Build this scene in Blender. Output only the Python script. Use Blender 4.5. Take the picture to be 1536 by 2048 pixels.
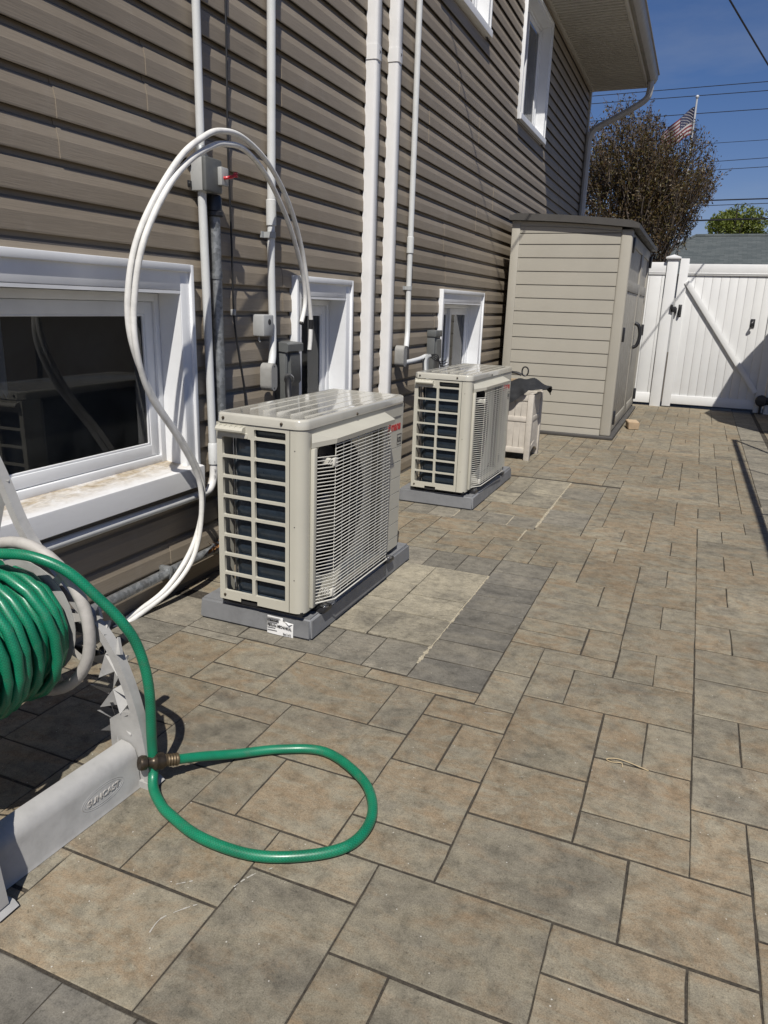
import bpy, bmesh, math, random
from mathutils import Vector, Matrix

random.seed(7)
for o in list(bpy.data.objects):
    bpy.data.objects.remove(o, do_unlink=True)
scene = bpy.context.scene
COL = scene.collection
R = math.radians

# ------------------------------------------------------------------ camera
cam_d = bpy.data.cameras.new('camera')
cam = bpy.data.objects.new('camera', cam_d)
COL.objects.link(cam)
scene.camera = cam
CAM_H = 1.17
PITCH, ROLL, YAW = 0.276511179, -0.0325304241, -0.389544866
fw = Vector((math.sin(YAW) * math.cos(PITCH), math.cos(YAW) * math.cos(PITCH), -math.sin(PITCH)))
rt = Vector((math.cos(YAW), -math.sin(YAW), 0))
dn = fw.cross(rt)
r2 = rt * math.cos(ROLL) + dn * math.sin(ROLL)
d2 = -rt * math.sin(ROLL) + dn * math.cos(ROLL)
cm = Matrix((r2, -d2, -fw)).transposed().to_4x4()
cm.translation = (0, 0, CAM_H)
cam.matrix_world = cm
cam_d.sensor_fit = 'VERTICAL'
cam_d.sensor_height = 36.0
cam_d.lens = 1461.676 * 36.0 / 2048.0
cam_d.clip_start = 0.05
cam_d.clip_end = 800
scene.render.resolution_x = 768
scene.render.resolution_y = 1024

# ------------------------------------------------------------------ sky, sun, exposure
SUN = Vector((0.255, -0.67, 1.0)).normalized()
SUN_EL = math.asin(SUN.z)
world = bpy.data.worlds.new('World')
scene.world = world
world.use_nodes = True
wn = world.node_tree
wn.nodes.clear()
wo = wn.nodes.new('ShaderNodeOutputWorld')
wb = wn.nodes.new('ShaderNodeBackground')
wb.inputs['Strength'].default_value = 0.055
sky = wn.nodes.new('ShaderNodeTexSky')
sky.sky_type = 'NISHITA'
sky.sun_disc = False
sky.sun_elevation = SUN_EL
sky.sun_rotation = math.atan2(SUN.x, SUN.y)
sky.air_density = 1.0
sky.dust_density = 0.3
sky.ozone_density = 3.2
# thin cirrus over the whole dome
tc = wn.nodes.new('ShaderNodeTexCoord')
mp = wn.nodes.new('ShaderNodeMapping')
mp.inputs['Scale'].default_value = (1.6, 1.1, 6.0)
nz = wn.nodes.new('ShaderNodeTexNoise')
nz.inputs['Scale'].default_value = 1.7
nz.inputs['Detail'].default_value = 7
nz.inputs['Roughness'].default_value = 0.58
rp = wn.nodes.new('ShaderNodeValToRGB')
rp.color_ramp.elements[0].position = 0.50
rp.color_ramp.elements[1].position = 0.78
rp.color_ramp.elements[1].color = (0.24, 0.24, 0.24, 1)
mx = wn.nodes.new('ShaderNodeMix')
mx.data_type = 'RGBA'
mx.inputs[7].default_value = (6.5, 7.0, 7.8, 1)
wn.links.new(tc.outputs['Generated'], mp.inputs['Vector'])
wn.links.new(mp.outputs[0], nz.inputs['Vector'])
wn.links.new(nz.outputs['Fac'], rp.inputs[0])
wn.links.new(rp.outputs[0], mx.inputs[0])
hs = wn.nodes.new('ShaderNodeHueSaturation')
hs.inputs['Saturation'].default_value = 1.24
wn.links.new(sky.outputs[0], hs.inputs['Color'])
tn_ = wn.nodes.new('ShaderNodeMix')
tn_.data_type = 'RGBA'
tn_.blend_type = 'MULTIPLY'
tn_.inputs[0].default_value = 1.0
tn_.inputs[7].default_value = (1.20, 1.02, 1.20, 1)
wn.links.new(hs.outputs[0], tn_.inputs[6])
wn.links.new(tn_.outputs[2], mx.inputs[6])
wn.links.new(mx.outputs[2], wb.inputs['Color'])
wn.links.new(wb.outputs[0], wo.inputs['Surface'])

sd = bpy.data.lights.new('sun', 'SUN')
sd.energy = 5.0
sd.angle = R(0.53)
sd.color = (1.0, 0.955, 0.885)
sun = bpy.data.objects.new('sun', sd)
COL.objects.link(sun)
sun.location = (3, -6, 9)
sun.rotation_euler = (-SUN).to_track_quat('-Z', 'Y').to_euler()

vs = scene.view_settings
vs.view_transform = 'Standard'
vs.look = 'None'
vs.exposure = 0.0
vs.gamma = 1.0
vs.use_curve_mapping = False
scene.render.engine = 'CYCLES'
scene.cycles.max_bounces = 8
scene.cycles.transparent_max_bounces = 12


# ------------------------------------------------------------------ node helpers
class NT:
    def __init__(self, name):
        self.m = bpy.data.materials.new(name)
        self.m.use_nodes = True
        self.t = self.m.node_tree
        self.t.nodes.clear()
        self.out = self.t.nodes.new('ShaderNodeOutputMaterial')
        self.b = self.t.nodes.new('ShaderNodeBsdfPrincipled')
        self.t.links.new(self.b.outputs[0], self.out.inputs[0])
        self.x = self.t.nodes.new('ShaderNodeTexCoord')
        self.vec = self.x.outputs['Object']

    def n(self, typ, **kw):
        nd = self.t.nodes.new(typ)
        for k, v in kw.items():
            setattr(nd, k, v)
        return nd

    def l(self, a, b):
        self.t.links.new(a, b)

    def noise(self, scale, detail=4, rough=0.55, vec=None, sc=(1, 1, 1), dist=0.0):
        mpn = self.n('ShaderNodeMapping')
        mpn.inputs['Scale'].default_value = sc
        self.l(vec or self.vec, mpn.inputs['Vector'])
        t = self.n('ShaderNodeTexNoise')
        t.inputs['Scale'].default_value = scale
        t.inputs['Detail'].default_value = detail
        t.inputs['Roughness'].default_value = rough
        t.inputs['Distortion'].default_value = dist
        self.l(mpn.outputs[0], t.inputs['Vector'])
        return t.outputs['Fac']

    def ramp(self, fac, stops, interp='LINEAR'):
        r = self.n('ShaderNodeValToRGB')
        cr = r.color_ramp
        cr.interpolation = interp
        while len(cr.elements) < len(stops):
            cr.elements.new(0.5)
        for e, (p, c) in zip(cr.elements, stops):
            e.position = p
            e.color = (c, c, c, 1) if not hasattr(c, '__len__') else (*c, 1)
        self.l(fac, r.inputs[0])
        return r.outputs[0]

    def mix(self, a, b, fac, blend='MIX'):
        m = self.n('ShaderNodeMix', data_type='RGBA', blend_type=blend)
        for v, i in ((fac, 0), (a, 6), (b, 7)):
            if hasattr(v, 'is_output') or hasattr(v, 'links'):
                self.l(v, m.inputs[i])
            elif i == 0:
                m.inputs[0].default_value = v
            else:
                m.inputs[i].default_value = (*v, 1) if len(v) == 3 else v
        return m.outputs[2]

    def math(self, op, a, b=0.5):
        m = self.n('ShaderNodeMath', operation=op)
        for v, i in ((a, 0), (b, 1)):
            if hasattr(v, 'links'):
                self.l(v, m.inputs[i])
            else:
                m.inputs[i].default_value = v
        return m.outputs[0]

    def col(self, v):
        if hasattr(v, 'links'):
            self.l(v, self.b.inputs['Base Color'])
        else:
            self.b.inputs['Base Color'].default_value = (*v, 1)

    def rough(self, v):
        if hasattr(v, 'links'):
            self.l(v, self.b.inputs['Roughness'])
        else:
            self.b.inputs['Roughness'].default_value = v

    def bump(self, h, strength=0.3, dist=0.01, prev=None):
        b = self.n('ShaderNodeBump')
        b.inputs['Strength'].default_value = strength
        b.inputs['Distance'].default_value = dist
        self.l(h, b.inputs['Height'])
        if prev:
            self.l(prev, b.inputs['Normal'])
        self.l(b.outputs[0], self.b.inputs['Normal'])
        return b.outputs[0]


def plain(name, col, rough=0.5, metal=0.0, var=0.12, scale=9, bump=0.0, bscale=120, coat=0.0, spec=0.5):
    """solid-coloured surface with faint soiling and grain"""
    t = NT(name)
    dark = tuple(c * (1 - var) for c in col)
    lite = tuple(min(1, c * (1 + var * 0.6)) for c in col)
    f = t.noise(scale, 6, 0.6)
    t.col(t.ramp(f, [(0.3, dark), (0.5, col), (0.72, lite)]))
    t.rough(t.ramp(t.noise(scale * 2.3, 4), [(0.3, max(0.02, rough - 0.08)), (0.7, min(1, rough + 0.1))]))
    t.b.inputs['Metallic'].default_value = metal
    t.b.inputs['Specular IOR Level'].default_value = spec
    if coat:
        t.b.inputs['Coat Weight'].default_value = coat
        t.b.inputs['Coat Roughness'].default_value = 0.06
    if bump:
        t.bump(t.noise(bscale, 3), bump, 0.004)
    return t.m


M = {}


def paver_mat(name, stops, speck=0.5, relief=0.25, streak=True, wav=0.0, over=False):
    t = NT(name)
    oi = t.n('ShaderNodeObjectInfo')
    at = t.n('ShaderNodeAttribute', attribute_name='rnd')
    g = t.n('ShaderNodeNewGeometry')
    rnd = t.math('ADD', oi.outputs['Random'], at.outputs['Fac'])
    off = t.math('MULTIPLY', rnd, 61.0)
    va = t.n('ShaderNodeVectorMath', operation='ADD')
    t.l(g.outputs['Position'], va.inputs[0])
    t.l(off, va.inputs[1])
    v = va.outputs[0]
    big = t.noise(5.2, 6, 0.66, v, (0.8, 1.5, 1) if streak else (1, 1, 1), 0.6)
    sh = t.math('MULTIPLY', t.math('SUBTRACT', t.math('FRACT', t.math('MULTIPLY', rnd, 7.31), 0), 0.5), 0.15)
    f = t.math('ADD', big, sh)
    c = t.ramp(f, stops)
    c = t.mix(c, t.ramp(t.math('FRACT', t.math('MULTIPLY', rnd, 13.7), 0), [(0.0, 0.98), (0.5, 1.08), (1.0, 1.18)]), 1.0, 'MULTIPLY')
    if over:                                        # rusty and sooty drifts inside each stone
        c = t.mix(c, (0.225, 0.150, 0.085), t.ramp(t.noise(8.5, 6, 0.68, v, (0.7, 1.5, 1), 0.9), [(0.50, 0.0), (0.72, 0.55)]))
        c = t.mix(c, (0.105, 0.098, 0.082), t.ramp(t.noise(7.0, 6, 0.7, v, (1.4, 0.9, 1), 0.7), [(0.53, 0.0), (0.76, 0.62)]))
        c = t.mix(c, (0.290, 0.262, 0.200), t.ramp(t.noise(11.0, 6, 0.7, v, (0.9, 1.3, 1), 0.5), [(0.55, 0.0), (0.78, 0.55)]))
    # blotches, grain and pale grit
    med = t.noise(23, 5, 0.7, v)
    c = t.mix(c, t.ramp(med, [(0.28, 0.50), (0.5, 1.0), (0.72, 1.28)]), 0.75, 'MULTIPLY')
    pit = t.noise(120, 4, 0.75, v)
    c = t.mix(c, t.ramp(pit, [(0.30, 0.35), (0.40, 1.0), (0.7, 1.15)]), 0.7, 'MULTIPLY')
    fine = t.noise(330, 3, 0.8, v)
    c = t.mix(c, t.ramp(fine, [(0.32, 0.35), (0.5, 1.0), (0.68, 1.5)]), speck, 'MULTIPLY')
    vo = t.n('ShaderNodeTexVoronoi')
    vo.inputs['Scale'].default_value = 120
    t.l(v, vo.inputs['Vector'])
    sep = t.n('ShaderNodeSeparateColor')
    t.l(vo.outputs['Color'], sep.inputs[0])
    grit = t.math('MULTIPLY', t.math('LESS_THAN', vo.outputs['Distance'], 0.20), t.math('GREATER_THAN', sep.outputs[0], 0.988))
    c = t.mix(c, (0.55, 0.53, 0.47), t.math('MULTIPLY', grit, 0.8))
    # broad weathering running across the whole yard
    wz = t.noise(0.9, 5, 0.6, g.outputs['Position'])
    c = t.mix(c, t.ramp(wz, [(0.32, 0.74), (0.62, 1.05)]), 0.85, 'MULTIPLY')
    t.col(c)
    t.rough(0.86)
    t.b.inputs['Specular IOR Level'].default_value = 0.25
    h = t.math('ADD', t.math('MULTIPLY', fine, 0.35), t.math('MULTIPLY', t.noise(70, 4, 0.65, v), 0.5))
    nb = t.bump(h, relief, 0.004)
    if wav:
        t.bump(t.noise(9, 5, 0.6, v, (1, 1.3, 1), 2.2), wav, 0.03, nb)
    return t.m


M['paver'] = paver_mat('paver_blend', [(0.24, (0.128, 0.115, 0.090)), (0.40, (0.190, 0.171, 0.130)), (0.50, (0.216, 0.192, 0.141)),
                                       (0.60, (0.208, 0.164, 0.109)), (0.68, (0.232, 0.206, 0.151)), (0.80, (0.184, 0.167, 0.130))], over=True)
M['paver_d'] = paver_mat('paver_charcoal', [(0.3, (0.095, 0.089, 0.077)), (0.5, (0.132, 0.123, 0.104)), (0.72, (0.190, 0.172, 0.136))], 0.4, 0.2)
M['paver_g'] = paver_mat('paver_grey', [(0.3, (0.140, 0.129, 0.106)), (0.5, (0.184, 0.169, 0.136)), (0.7, (0.226, 0.202, 0.158))], 0.4, 0.25, True, 0.35)
M['paver_s'] = paver_mat('paver_slab', [(0.3, (0.165, 0.150, 0.118)), (0.45, (0.235, 0.212, 0.162)), (0.7, (0.325, 0.290, 0.214))], 0.4, 0.25, False, 0.4)


def sand_mat(name, a, b):
    t = NT(name)
    t.col(t.ramp(t.noise(60, 5, 0.7), [(0.35, a), (0.65, b)]))
    t.rough(0.95)
    t.bump(t.noise(220, 3), 0.8, 0.006)
    return t.m


M['joint'] = sand_mat('joint_sand_dark', (0.028, 0.023, 0.017), (0.070, 0.059, 0.043))
M['sand'] = sand_mat('joint_sand_pale', (0.26, 0.225, 0.155), (0.52, 0.46, 0.34))


def siding_mat():
    t = NT('vinyl_siding')
    g = t.n('ShaderNodeNewGeometry')
    oi = t.n('ShaderNodeObjectInfo')
    p = g.outputs['Position']
    c = t.ramp(t.noise(2.2, 6, 0.6, p, (1, 0.6, 1.4)), [(0.3, (0.238, 0.200, 0.151)), (0.55, (0.276, 0.233, 0.178)), (0.75, (0.298, 0.256, 0.199))])
    c = t.mix(c, t.ramp(oi.outputs['Random'], [(0, 0.93), (1, 1.05)]), 1.0, 'MULTIPLY')
    # faint embossed grain along each board and chalky dust
    gr = t.noise(230, 3, 0.6, p, (1, 0.035, 1))
    c = t.mix(c, t.ramp(gr, [(0.3, 0.86), (0.6, 1.04)]), 0.6, 'MULTIPLY')
    du = t.noise(7, 6, 0.7, p, (1, 1, 0.5))
    c = t.mix(c, (0.37, 0.335, 0.285), t.math('MULTIPLY', t.ramp(du, [(0.55, 0.0), (0.8, 0.32)]), 1.0))
    t.col(c)
    t.rough(0.55)
    t.b.inputs['Specular IOR Level'].default_value = 0.35
    t.bump(gr, 0.18, 0.004)
    return t.m


M['siding'] = siding_mat()
M['white'] = plain('white_vinyl', (0.74, 0.75, 0.755), 0.38, var=0.07, scale=5)
M['white_pvc'] = plain('white_pvc_conduit', (0.60, 0.61, 0.60), 0.42, var=0.08, scale=12)
M['duct'] = plain('line_cover_white', (0.72, 0.715, 0.70), 0.4, var=0.06, scale=6)
M['fence'] = plain('fence_vinyl', (0.69, 0.695, 0.685), 0.4, var=0.05, scale=3)


def dirty_white(name):
    """white sill with tan grime gathered along its back edge"""
    t = NT(name)
    g = t.n('ShaderNodeNewGeometry')
    sp = t.n('ShaderNodeSeparateXYZ')
    t.l(g.outputs['Position'], sp.inputs[0])
    near = t.ramp(t.math('ADD', t.math('MULTIPLY', sp.outputs[0], -9.0), -16.1), [(0.1, 0.0), (0.85, 1.0)])
    sm = t.noise(26, 6, 0.72, g.outputs['Position'], (1.0, 0.35, 1.4), 0.5)
    k = t.math('MULTIPLY', t.ramp(sm, [(0.30, 0.15), (0.58, 1.0)]), t.math('ADD', t.math('MULTIPLY', near, 0.9), 0.05))
    c = t.mix((0.73, 0.735, 0.735), t.ramp(t.noise(60, 4, 0.6, g.outputs['Position']), [(0.35, (0.26, 0.20, 0.12)), (0.7, (0.48, 0.40, 0.28))]), k)
    t.col(c)
    t.rough(0.55)
    t.bump(t.noise(90, 4), 0.12, 0.003)
    return t.m


M['dirty'] = dirty_white('stained_white_vinyl')
M['grey_pvc'] = plain('grey_pvc', (0.36, 0.37, 0.365), 0.45, var=0.1, scale=14)
M['box_grey'] = plain('painted_box_grey', (0.115, 0.120, 0.118), 0.42, var=0.15, scale=16)
M['jbox'] = plain('light_grey_box', (0.37, 0.375, 0.365), 0.5, var=0.08, scale=18)
M['lbody'] = plain('conduit_body_grey', (0.30, 0.295, 0.275), 0.6, var=0.15, scale=25, bump=0.2)
M['black'] = plain('black_rubber', (0.012, 0.012, 0.013), 0.5, var=0.2)
M['blackhw'] = plain('black_hardware', (0.018, 0.018, 0.02), 0.35, var=0.2)
M['red'] = plain('red_plastic', (0.50, 0.025, 0.035), 0.35, var=0.1)
M['redink'] = plain('red_print', (0.46, 0.018, 0.02), 0.5, var=0.05)
M['ink'] = plain('dark_print', (0.03, 0.03, 0.032), 0.6, var=0.1)
M['inkgrey'] = plain('grey_print', (0.12, 0.12, 0.12), 0.6, var=0.1)
M['paper'] = plain('paper', (0.78, 0.78, 0.77), 0.75, var=0.04)


def galv_mat():
    t = NT('galvanised_steel')
    vo = t.n('ShaderNodeTexVoronoi')
    vo.inputs['Scale'].default_value = 70
    t.l(t.vec, vo.inputs['Vector'])
    sp = t.n('ShaderNodeSeparateColor')
    t.l(vo.outputs['Color'], sp.inputs[0])
    c = t.ramp(sp.outputs[0], [(0.0, (0.17, 0.18, 0.185)), (1.0, (0.33, 0.345, 0.35))])
    c = t.mix(c, (0.12, 0.11, 0.10), t.ramp(t.noise(20, 6, 0.7), [(0.5, 0), (0.75, 0.7)]))
    t.col(c)
    t.b.inputs['Metallic'].default_value = 0.55
    t.rough(0.5)
    return t.m


M['galv'] = galv_mat()
M['ac'] = plain('ac_beige_enamel', (0.485, 0.468, 0.395), 0.36, var=0.05, scale=4)
M['ac_top'] = plain('ac_top_enamel', (0.475, 0.46, 0.40), 0.13, var=0.09, scale=10, coat=0.6)
M['ac_wire'] = plain('ac_wire_enamel', (0.60, 0.585, 0.52), 0.4, var=0.05)
M['coil'] = plain('coil_blue_fin', (0.017, 0.027, 0.040), 0.35, var=0.3, scale=40)
M['dark'] = plain('dark_cavity', (0.012, 0.012, 0.013), 0.7, var=0.2)
M['fan'] = plain('fan_plastic', (0.02, 0.022, 0.03), 0.3, var=0.2)
M['pad'] = plain('equipment_pad_grey', (0.178, 0.182, 0.188), 0.55, var=0.18, scale=13, bump=0.15, bscale=60)
M['steel'] = plain('zinc_bolt', (0.42, 0.42, 0.42), 0.3, metal=0.9, var=0.2)
M['shed'] = plain('shed_resin', (0.362, 0.340, 0.286), 0.5, var=0.05, scale=2.5, bump=0.08, bscale=180)
M['shed_door'] = plain('shed_door_resin', (0.300, 0.283, 0.243), 0.5, var=0.07, scale=5)
M['shed_roof'] = plain('shed_roof_resin', (0.062, 0.058, 0.053), 0.6, var=0.15, scale=6)
M['soffit'] = plain('soffit_vinyl', (0.50, 0.48, 0.43), 0.5, var=0.06, scale=3)
M['gutter'] = plain('gutter_aluminium', (0.30, 0.285, 0.26), 0.4, var=0.12, scale=5)
M['downspout'] = plain('downspout_aluminium', (0.42, 0.41, 0.385), 0.4, var=0.1, scale=5)
M['reel'] = plain('reel_grey_plastic', (0.36, 0.355, 0.34), 0.5, var=0.16, scale=18, bump=0.1, bscale=90)
M['reel_ring'] = plain('reel_flange_plastic', (0.42, 0.40, 0.37), 0.55, var=0.16, scale=30, bump=0.1)
M['brass'] = plain('weathered_brass', (0.115, 0.085, 0.05), 0.5, metal=0.6, var=0.3, scale=60)
M['bronze'] = plain('dark_bronze', (0.065, 0.05, 0.035), 0.4, metal=0.7, var=0.3, scale=60)
M['bore_dark'] = plain('dark_bore', (0.02, 0.018, 0.016), 0.5)  # near-black plug colour stands in for the dark inside of open pipe ends
M['insul'] = plain('white_pipe_insulation', (0.71, 0.70, 0.665), 0.55, var=0.16, scale=22, bump=0.12, bscale=50)
M['wood'] = plain('weathered_whitewash', (0.50, 0.46, 0.40), 0.7, var=0.13, scale=20, bump=0.25, bscale=60)
M['tarp'] = plain('charcoal_cloth', (0.014, 0.015, 0.017), 0.85, var=0.25, scale=20)
M['plank'] = plain('raw_plank', (0.36, 0.27, 0.17), 0.75, var=0.2, scale=14)
M['brick'] = plain('tan_concrete_block', (0.46, 0.345, 0.225), 0.9, var=0.16, scale=26, bump=0.4, bscale=120)
M['straw'] = plain('dry_straw', (0.47, 0.37, 0.22), 0.8)
M['deadleaf'] = plain('dead_leaf', (0.20, 0.09, 0.025), 0.8, var=0.4, scale=50)
M['curtain'] = plain('curtain_cloth', (0.50, 0.51, 0.54), 0.9, var=0.1)
M['umbrella'] = plain('umbrella_cloth', (0.45, 0.40, 0.32), 0.85)
M['soil'] = sand_mat('bare_ground', (0.07, 0.06, 0.042), (0.12, 0.10, 0.075))
M['bark'] = plain('tree_bark', (0.075, 0.058, 0.045), 0.9, var=0.3, scale=30)
M['interior'] = plain('dark_room', (0.10, 0.095, 0.09), 0.9)
M['wire'] = plain('overhead_wire', (0.012, 0.012, 0.014), 0.6)
M['flag_r'] = plain('flag_red', (0.13, 0.014, 0.02), 0.8)  # flag colours darkened, putting the flag's shade into the cloth
M['flag_w'] = plain('flag_white', (0.34, 0.33, 0.33), 0.8)
M['flag_b'] = plain('flag_blue', (0.012, 0.015, 0.05), 0.8)
M['pole'] = plain('flag_pole_paint', (0.45, 0.46, 0.47), 0.4)


def hose_mat():
    t = NT('green_braided_hose')
    u = t.n('ShaderNodeUVMap')
    sp = t.n('ShaderNodeSeparateXYZ')
    t.l(u.outputs[0], sp.inputs[0])
    # V-shaped braid under a clear green skin
    a = t.math('ABSOLUTE', t.math('SUBTRACT', t.math('FRACT', t.math('MULTIPLY', sp.outputs[0], 10.0)), 0.5))
    ph = t.math('FRACT', t.math('ADD', t.math('MULTIPLY', sp.outputs[1], 145.0), t.math('MULTIPLY', a, 1.6)))
    ln = t.math('LESS_THAN', ph, 0.36)
    c = t.mix((0.0035, 0.145, 0.072), (0.008, 0.250, 0.128), t.math('MULTIPLY', ln, 0.75))
    c = t.mix(c, t.ramp(t.noise(11, 5, 0.6), [(0.35, 0.66), (0.6, 1.05)]), 0.8, 'MULTIPLY')
    c = t.mix(c, (0.10, 0.115, 0.085), t.ramp(t.noise(34, 6, 0.75), [(0.56, 0.0), (0.78, 0.55)]))
    t.col(c)
    t.rough(t.ramp(t.noise(40, 4), [(0.3, 0.34), (0.7, 0.5)]))
    t.b.inputs['Coat Weight'].default_value = 0.15
    t.b.inputs['Coat Roughness'].default_value = 0.2
    t.bump(ln, 0.12, 0.001)
    return t.m


M['hose'] = hose_mat()


def glass_mat(name, tint=(0.55, 0.6, 0.62)):
    t = NT(name)
    t.t.nodes.remove(t.b)
    gl = t.n('ShaderNodeBsdfGlossy')
    gl.inputs['Roughness'].default_value = 0.015
    tr = t.n('ShaderNodeBsdfTransparent')
    tr.inputs[0].default_value = (*tint, 1)
    df = t.n('ShaderNodeBsdfDiffuse')
    df.inputs[0].default_value = (0.18, 0.19, 0.19, 1)
    fr = t.n('ShaderNodeFresnel')
    fr.inputs['IOR'].default_value = 1.62
    m0 = t.n('ShaderNodeMixShader')
    t.l(t.ramp(t.noise(5, 7, 0.7), [(0.4, 0.02), (0.75, 0.12)]), m0.inputs[0])
    t.l(tr.outputs[0], m0.inputs[1])
    t.l(df.outputs[0], m0.inputs[2])
    m1 = t.n('ShaderNodeMixShader')
    t.l(fr.outputs[0], m1.inputs[0])
    t.l(m0.outputs[0], m1.inputs[1])
    t.l(gl.outputs[0], m1.inputs[2])
    t.l(m1.outputs[0], t.out.inputs[0])
    return t.m


M['glass'] = glass_mat('window_glass')


def shingle_mat():
    t = NT('asphalt_shingle')
    br = t.n('ShaderNodeTexBrick')
    br.inputs['Scale'].default_value = 3.2
    br.inputs['Brick Width'].default_value = 0.9
    br.inputs['Row Height'].default_value = 0.42
    br.inputs['Mortar Size'].default_value = 0.012
    br.inputs['Color1'].default_value = (0.058, 0.070, 0.070, 1)
    br.inputs['Color2'].default_value = (0.088, 0.100, 0.098, 1)
    br.inputs['Mortar'].default_value = (0.035, 0.04, 0.04, 1)
    t.l(t.vec, br.inputs['Vector'])
    c = t.mix(br.outputs['Color'], t.ramp(t.noise(25, 4, 0.8), [(0.3, 0.7), (0.7, 1.25)]), 0.8, 'MULTIPLY')
    t.col(c)
    t.rough(0.9)
    return t.m


M['shingle'] = shingle_mat()


def leaf_mat(name, cols):
    t = NT(name)
    at = t.n('ShaderNodeAttribute', attribute_name='rnd')
    t.col(t.ramp(at.outputs['Fac'], [(i / (len(cols) - 1), c) for i, c in enumerate(cols)]))
    t.rough(0.5)
    t.b.inputs['Subsurface Weight'].default_value = 0.0
    tl = t.n('ShaderNodeBsdfTranslucent')
    t.l(t.b.inputs['Base Color'].links[0].from_socket, tl.inputs[0])
    m = t.n('ShaderNodeMixShader')
    m.inputs[0].default_value = 0.3
    t.l(t.b.outputs[0], m.inputs[1])
    t.l(tl.outputs[0], m.inputs[2])
    t.l(m.outputs[0], t.out.inputs[0])
    return t.m


M['leaf_red'] = leaf_mat('bronze_leaves', [(0.050, 0.022, 0.012), (0.082, 0.044, 0.015), (0.098, 0.066, 0.018), (0.092, 0.080, 0.018), (0.130, 0.085, 0.03)])
M['leaf_green'] = leaf_mat('green_leaves', [(0.075, 0.105, 0.016), (0.14, 0.175, 0.026), (0.20, 0.22, 0.04)])


# ------------------------------------------------------------------ object helpers
ORG = {}


def tag(o, label=None, cat=None, group=None, kind=None):
    if label:
        o['label'] = label
    if cat:
        o['category'] = cat
    if group:
        o['group'] = group
    if kind:
        o['kind'] = kind
    return o


def empty(name, loc, rz=0.0):
    o = bpy.data.objects.new(name, None)
    o.empty_display_size = 0.1
    COL.objects.link(o)
    o.location = loc
    o.rotation_euler.z = rz
    ORG[o.name] = Vector(loc)
    return o


def link(name, me, parent=None):
    o = bpy.data.objects.new(name, me)
    COL.objects.link(o)
    if parent:
        o.parent = parent
        ORG[o.name] = ORG.get(parent.name, Vector((0, 0, 0)))
    else:
        ORG[o.name] = Vector((0, 0, 0))
    return o


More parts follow.
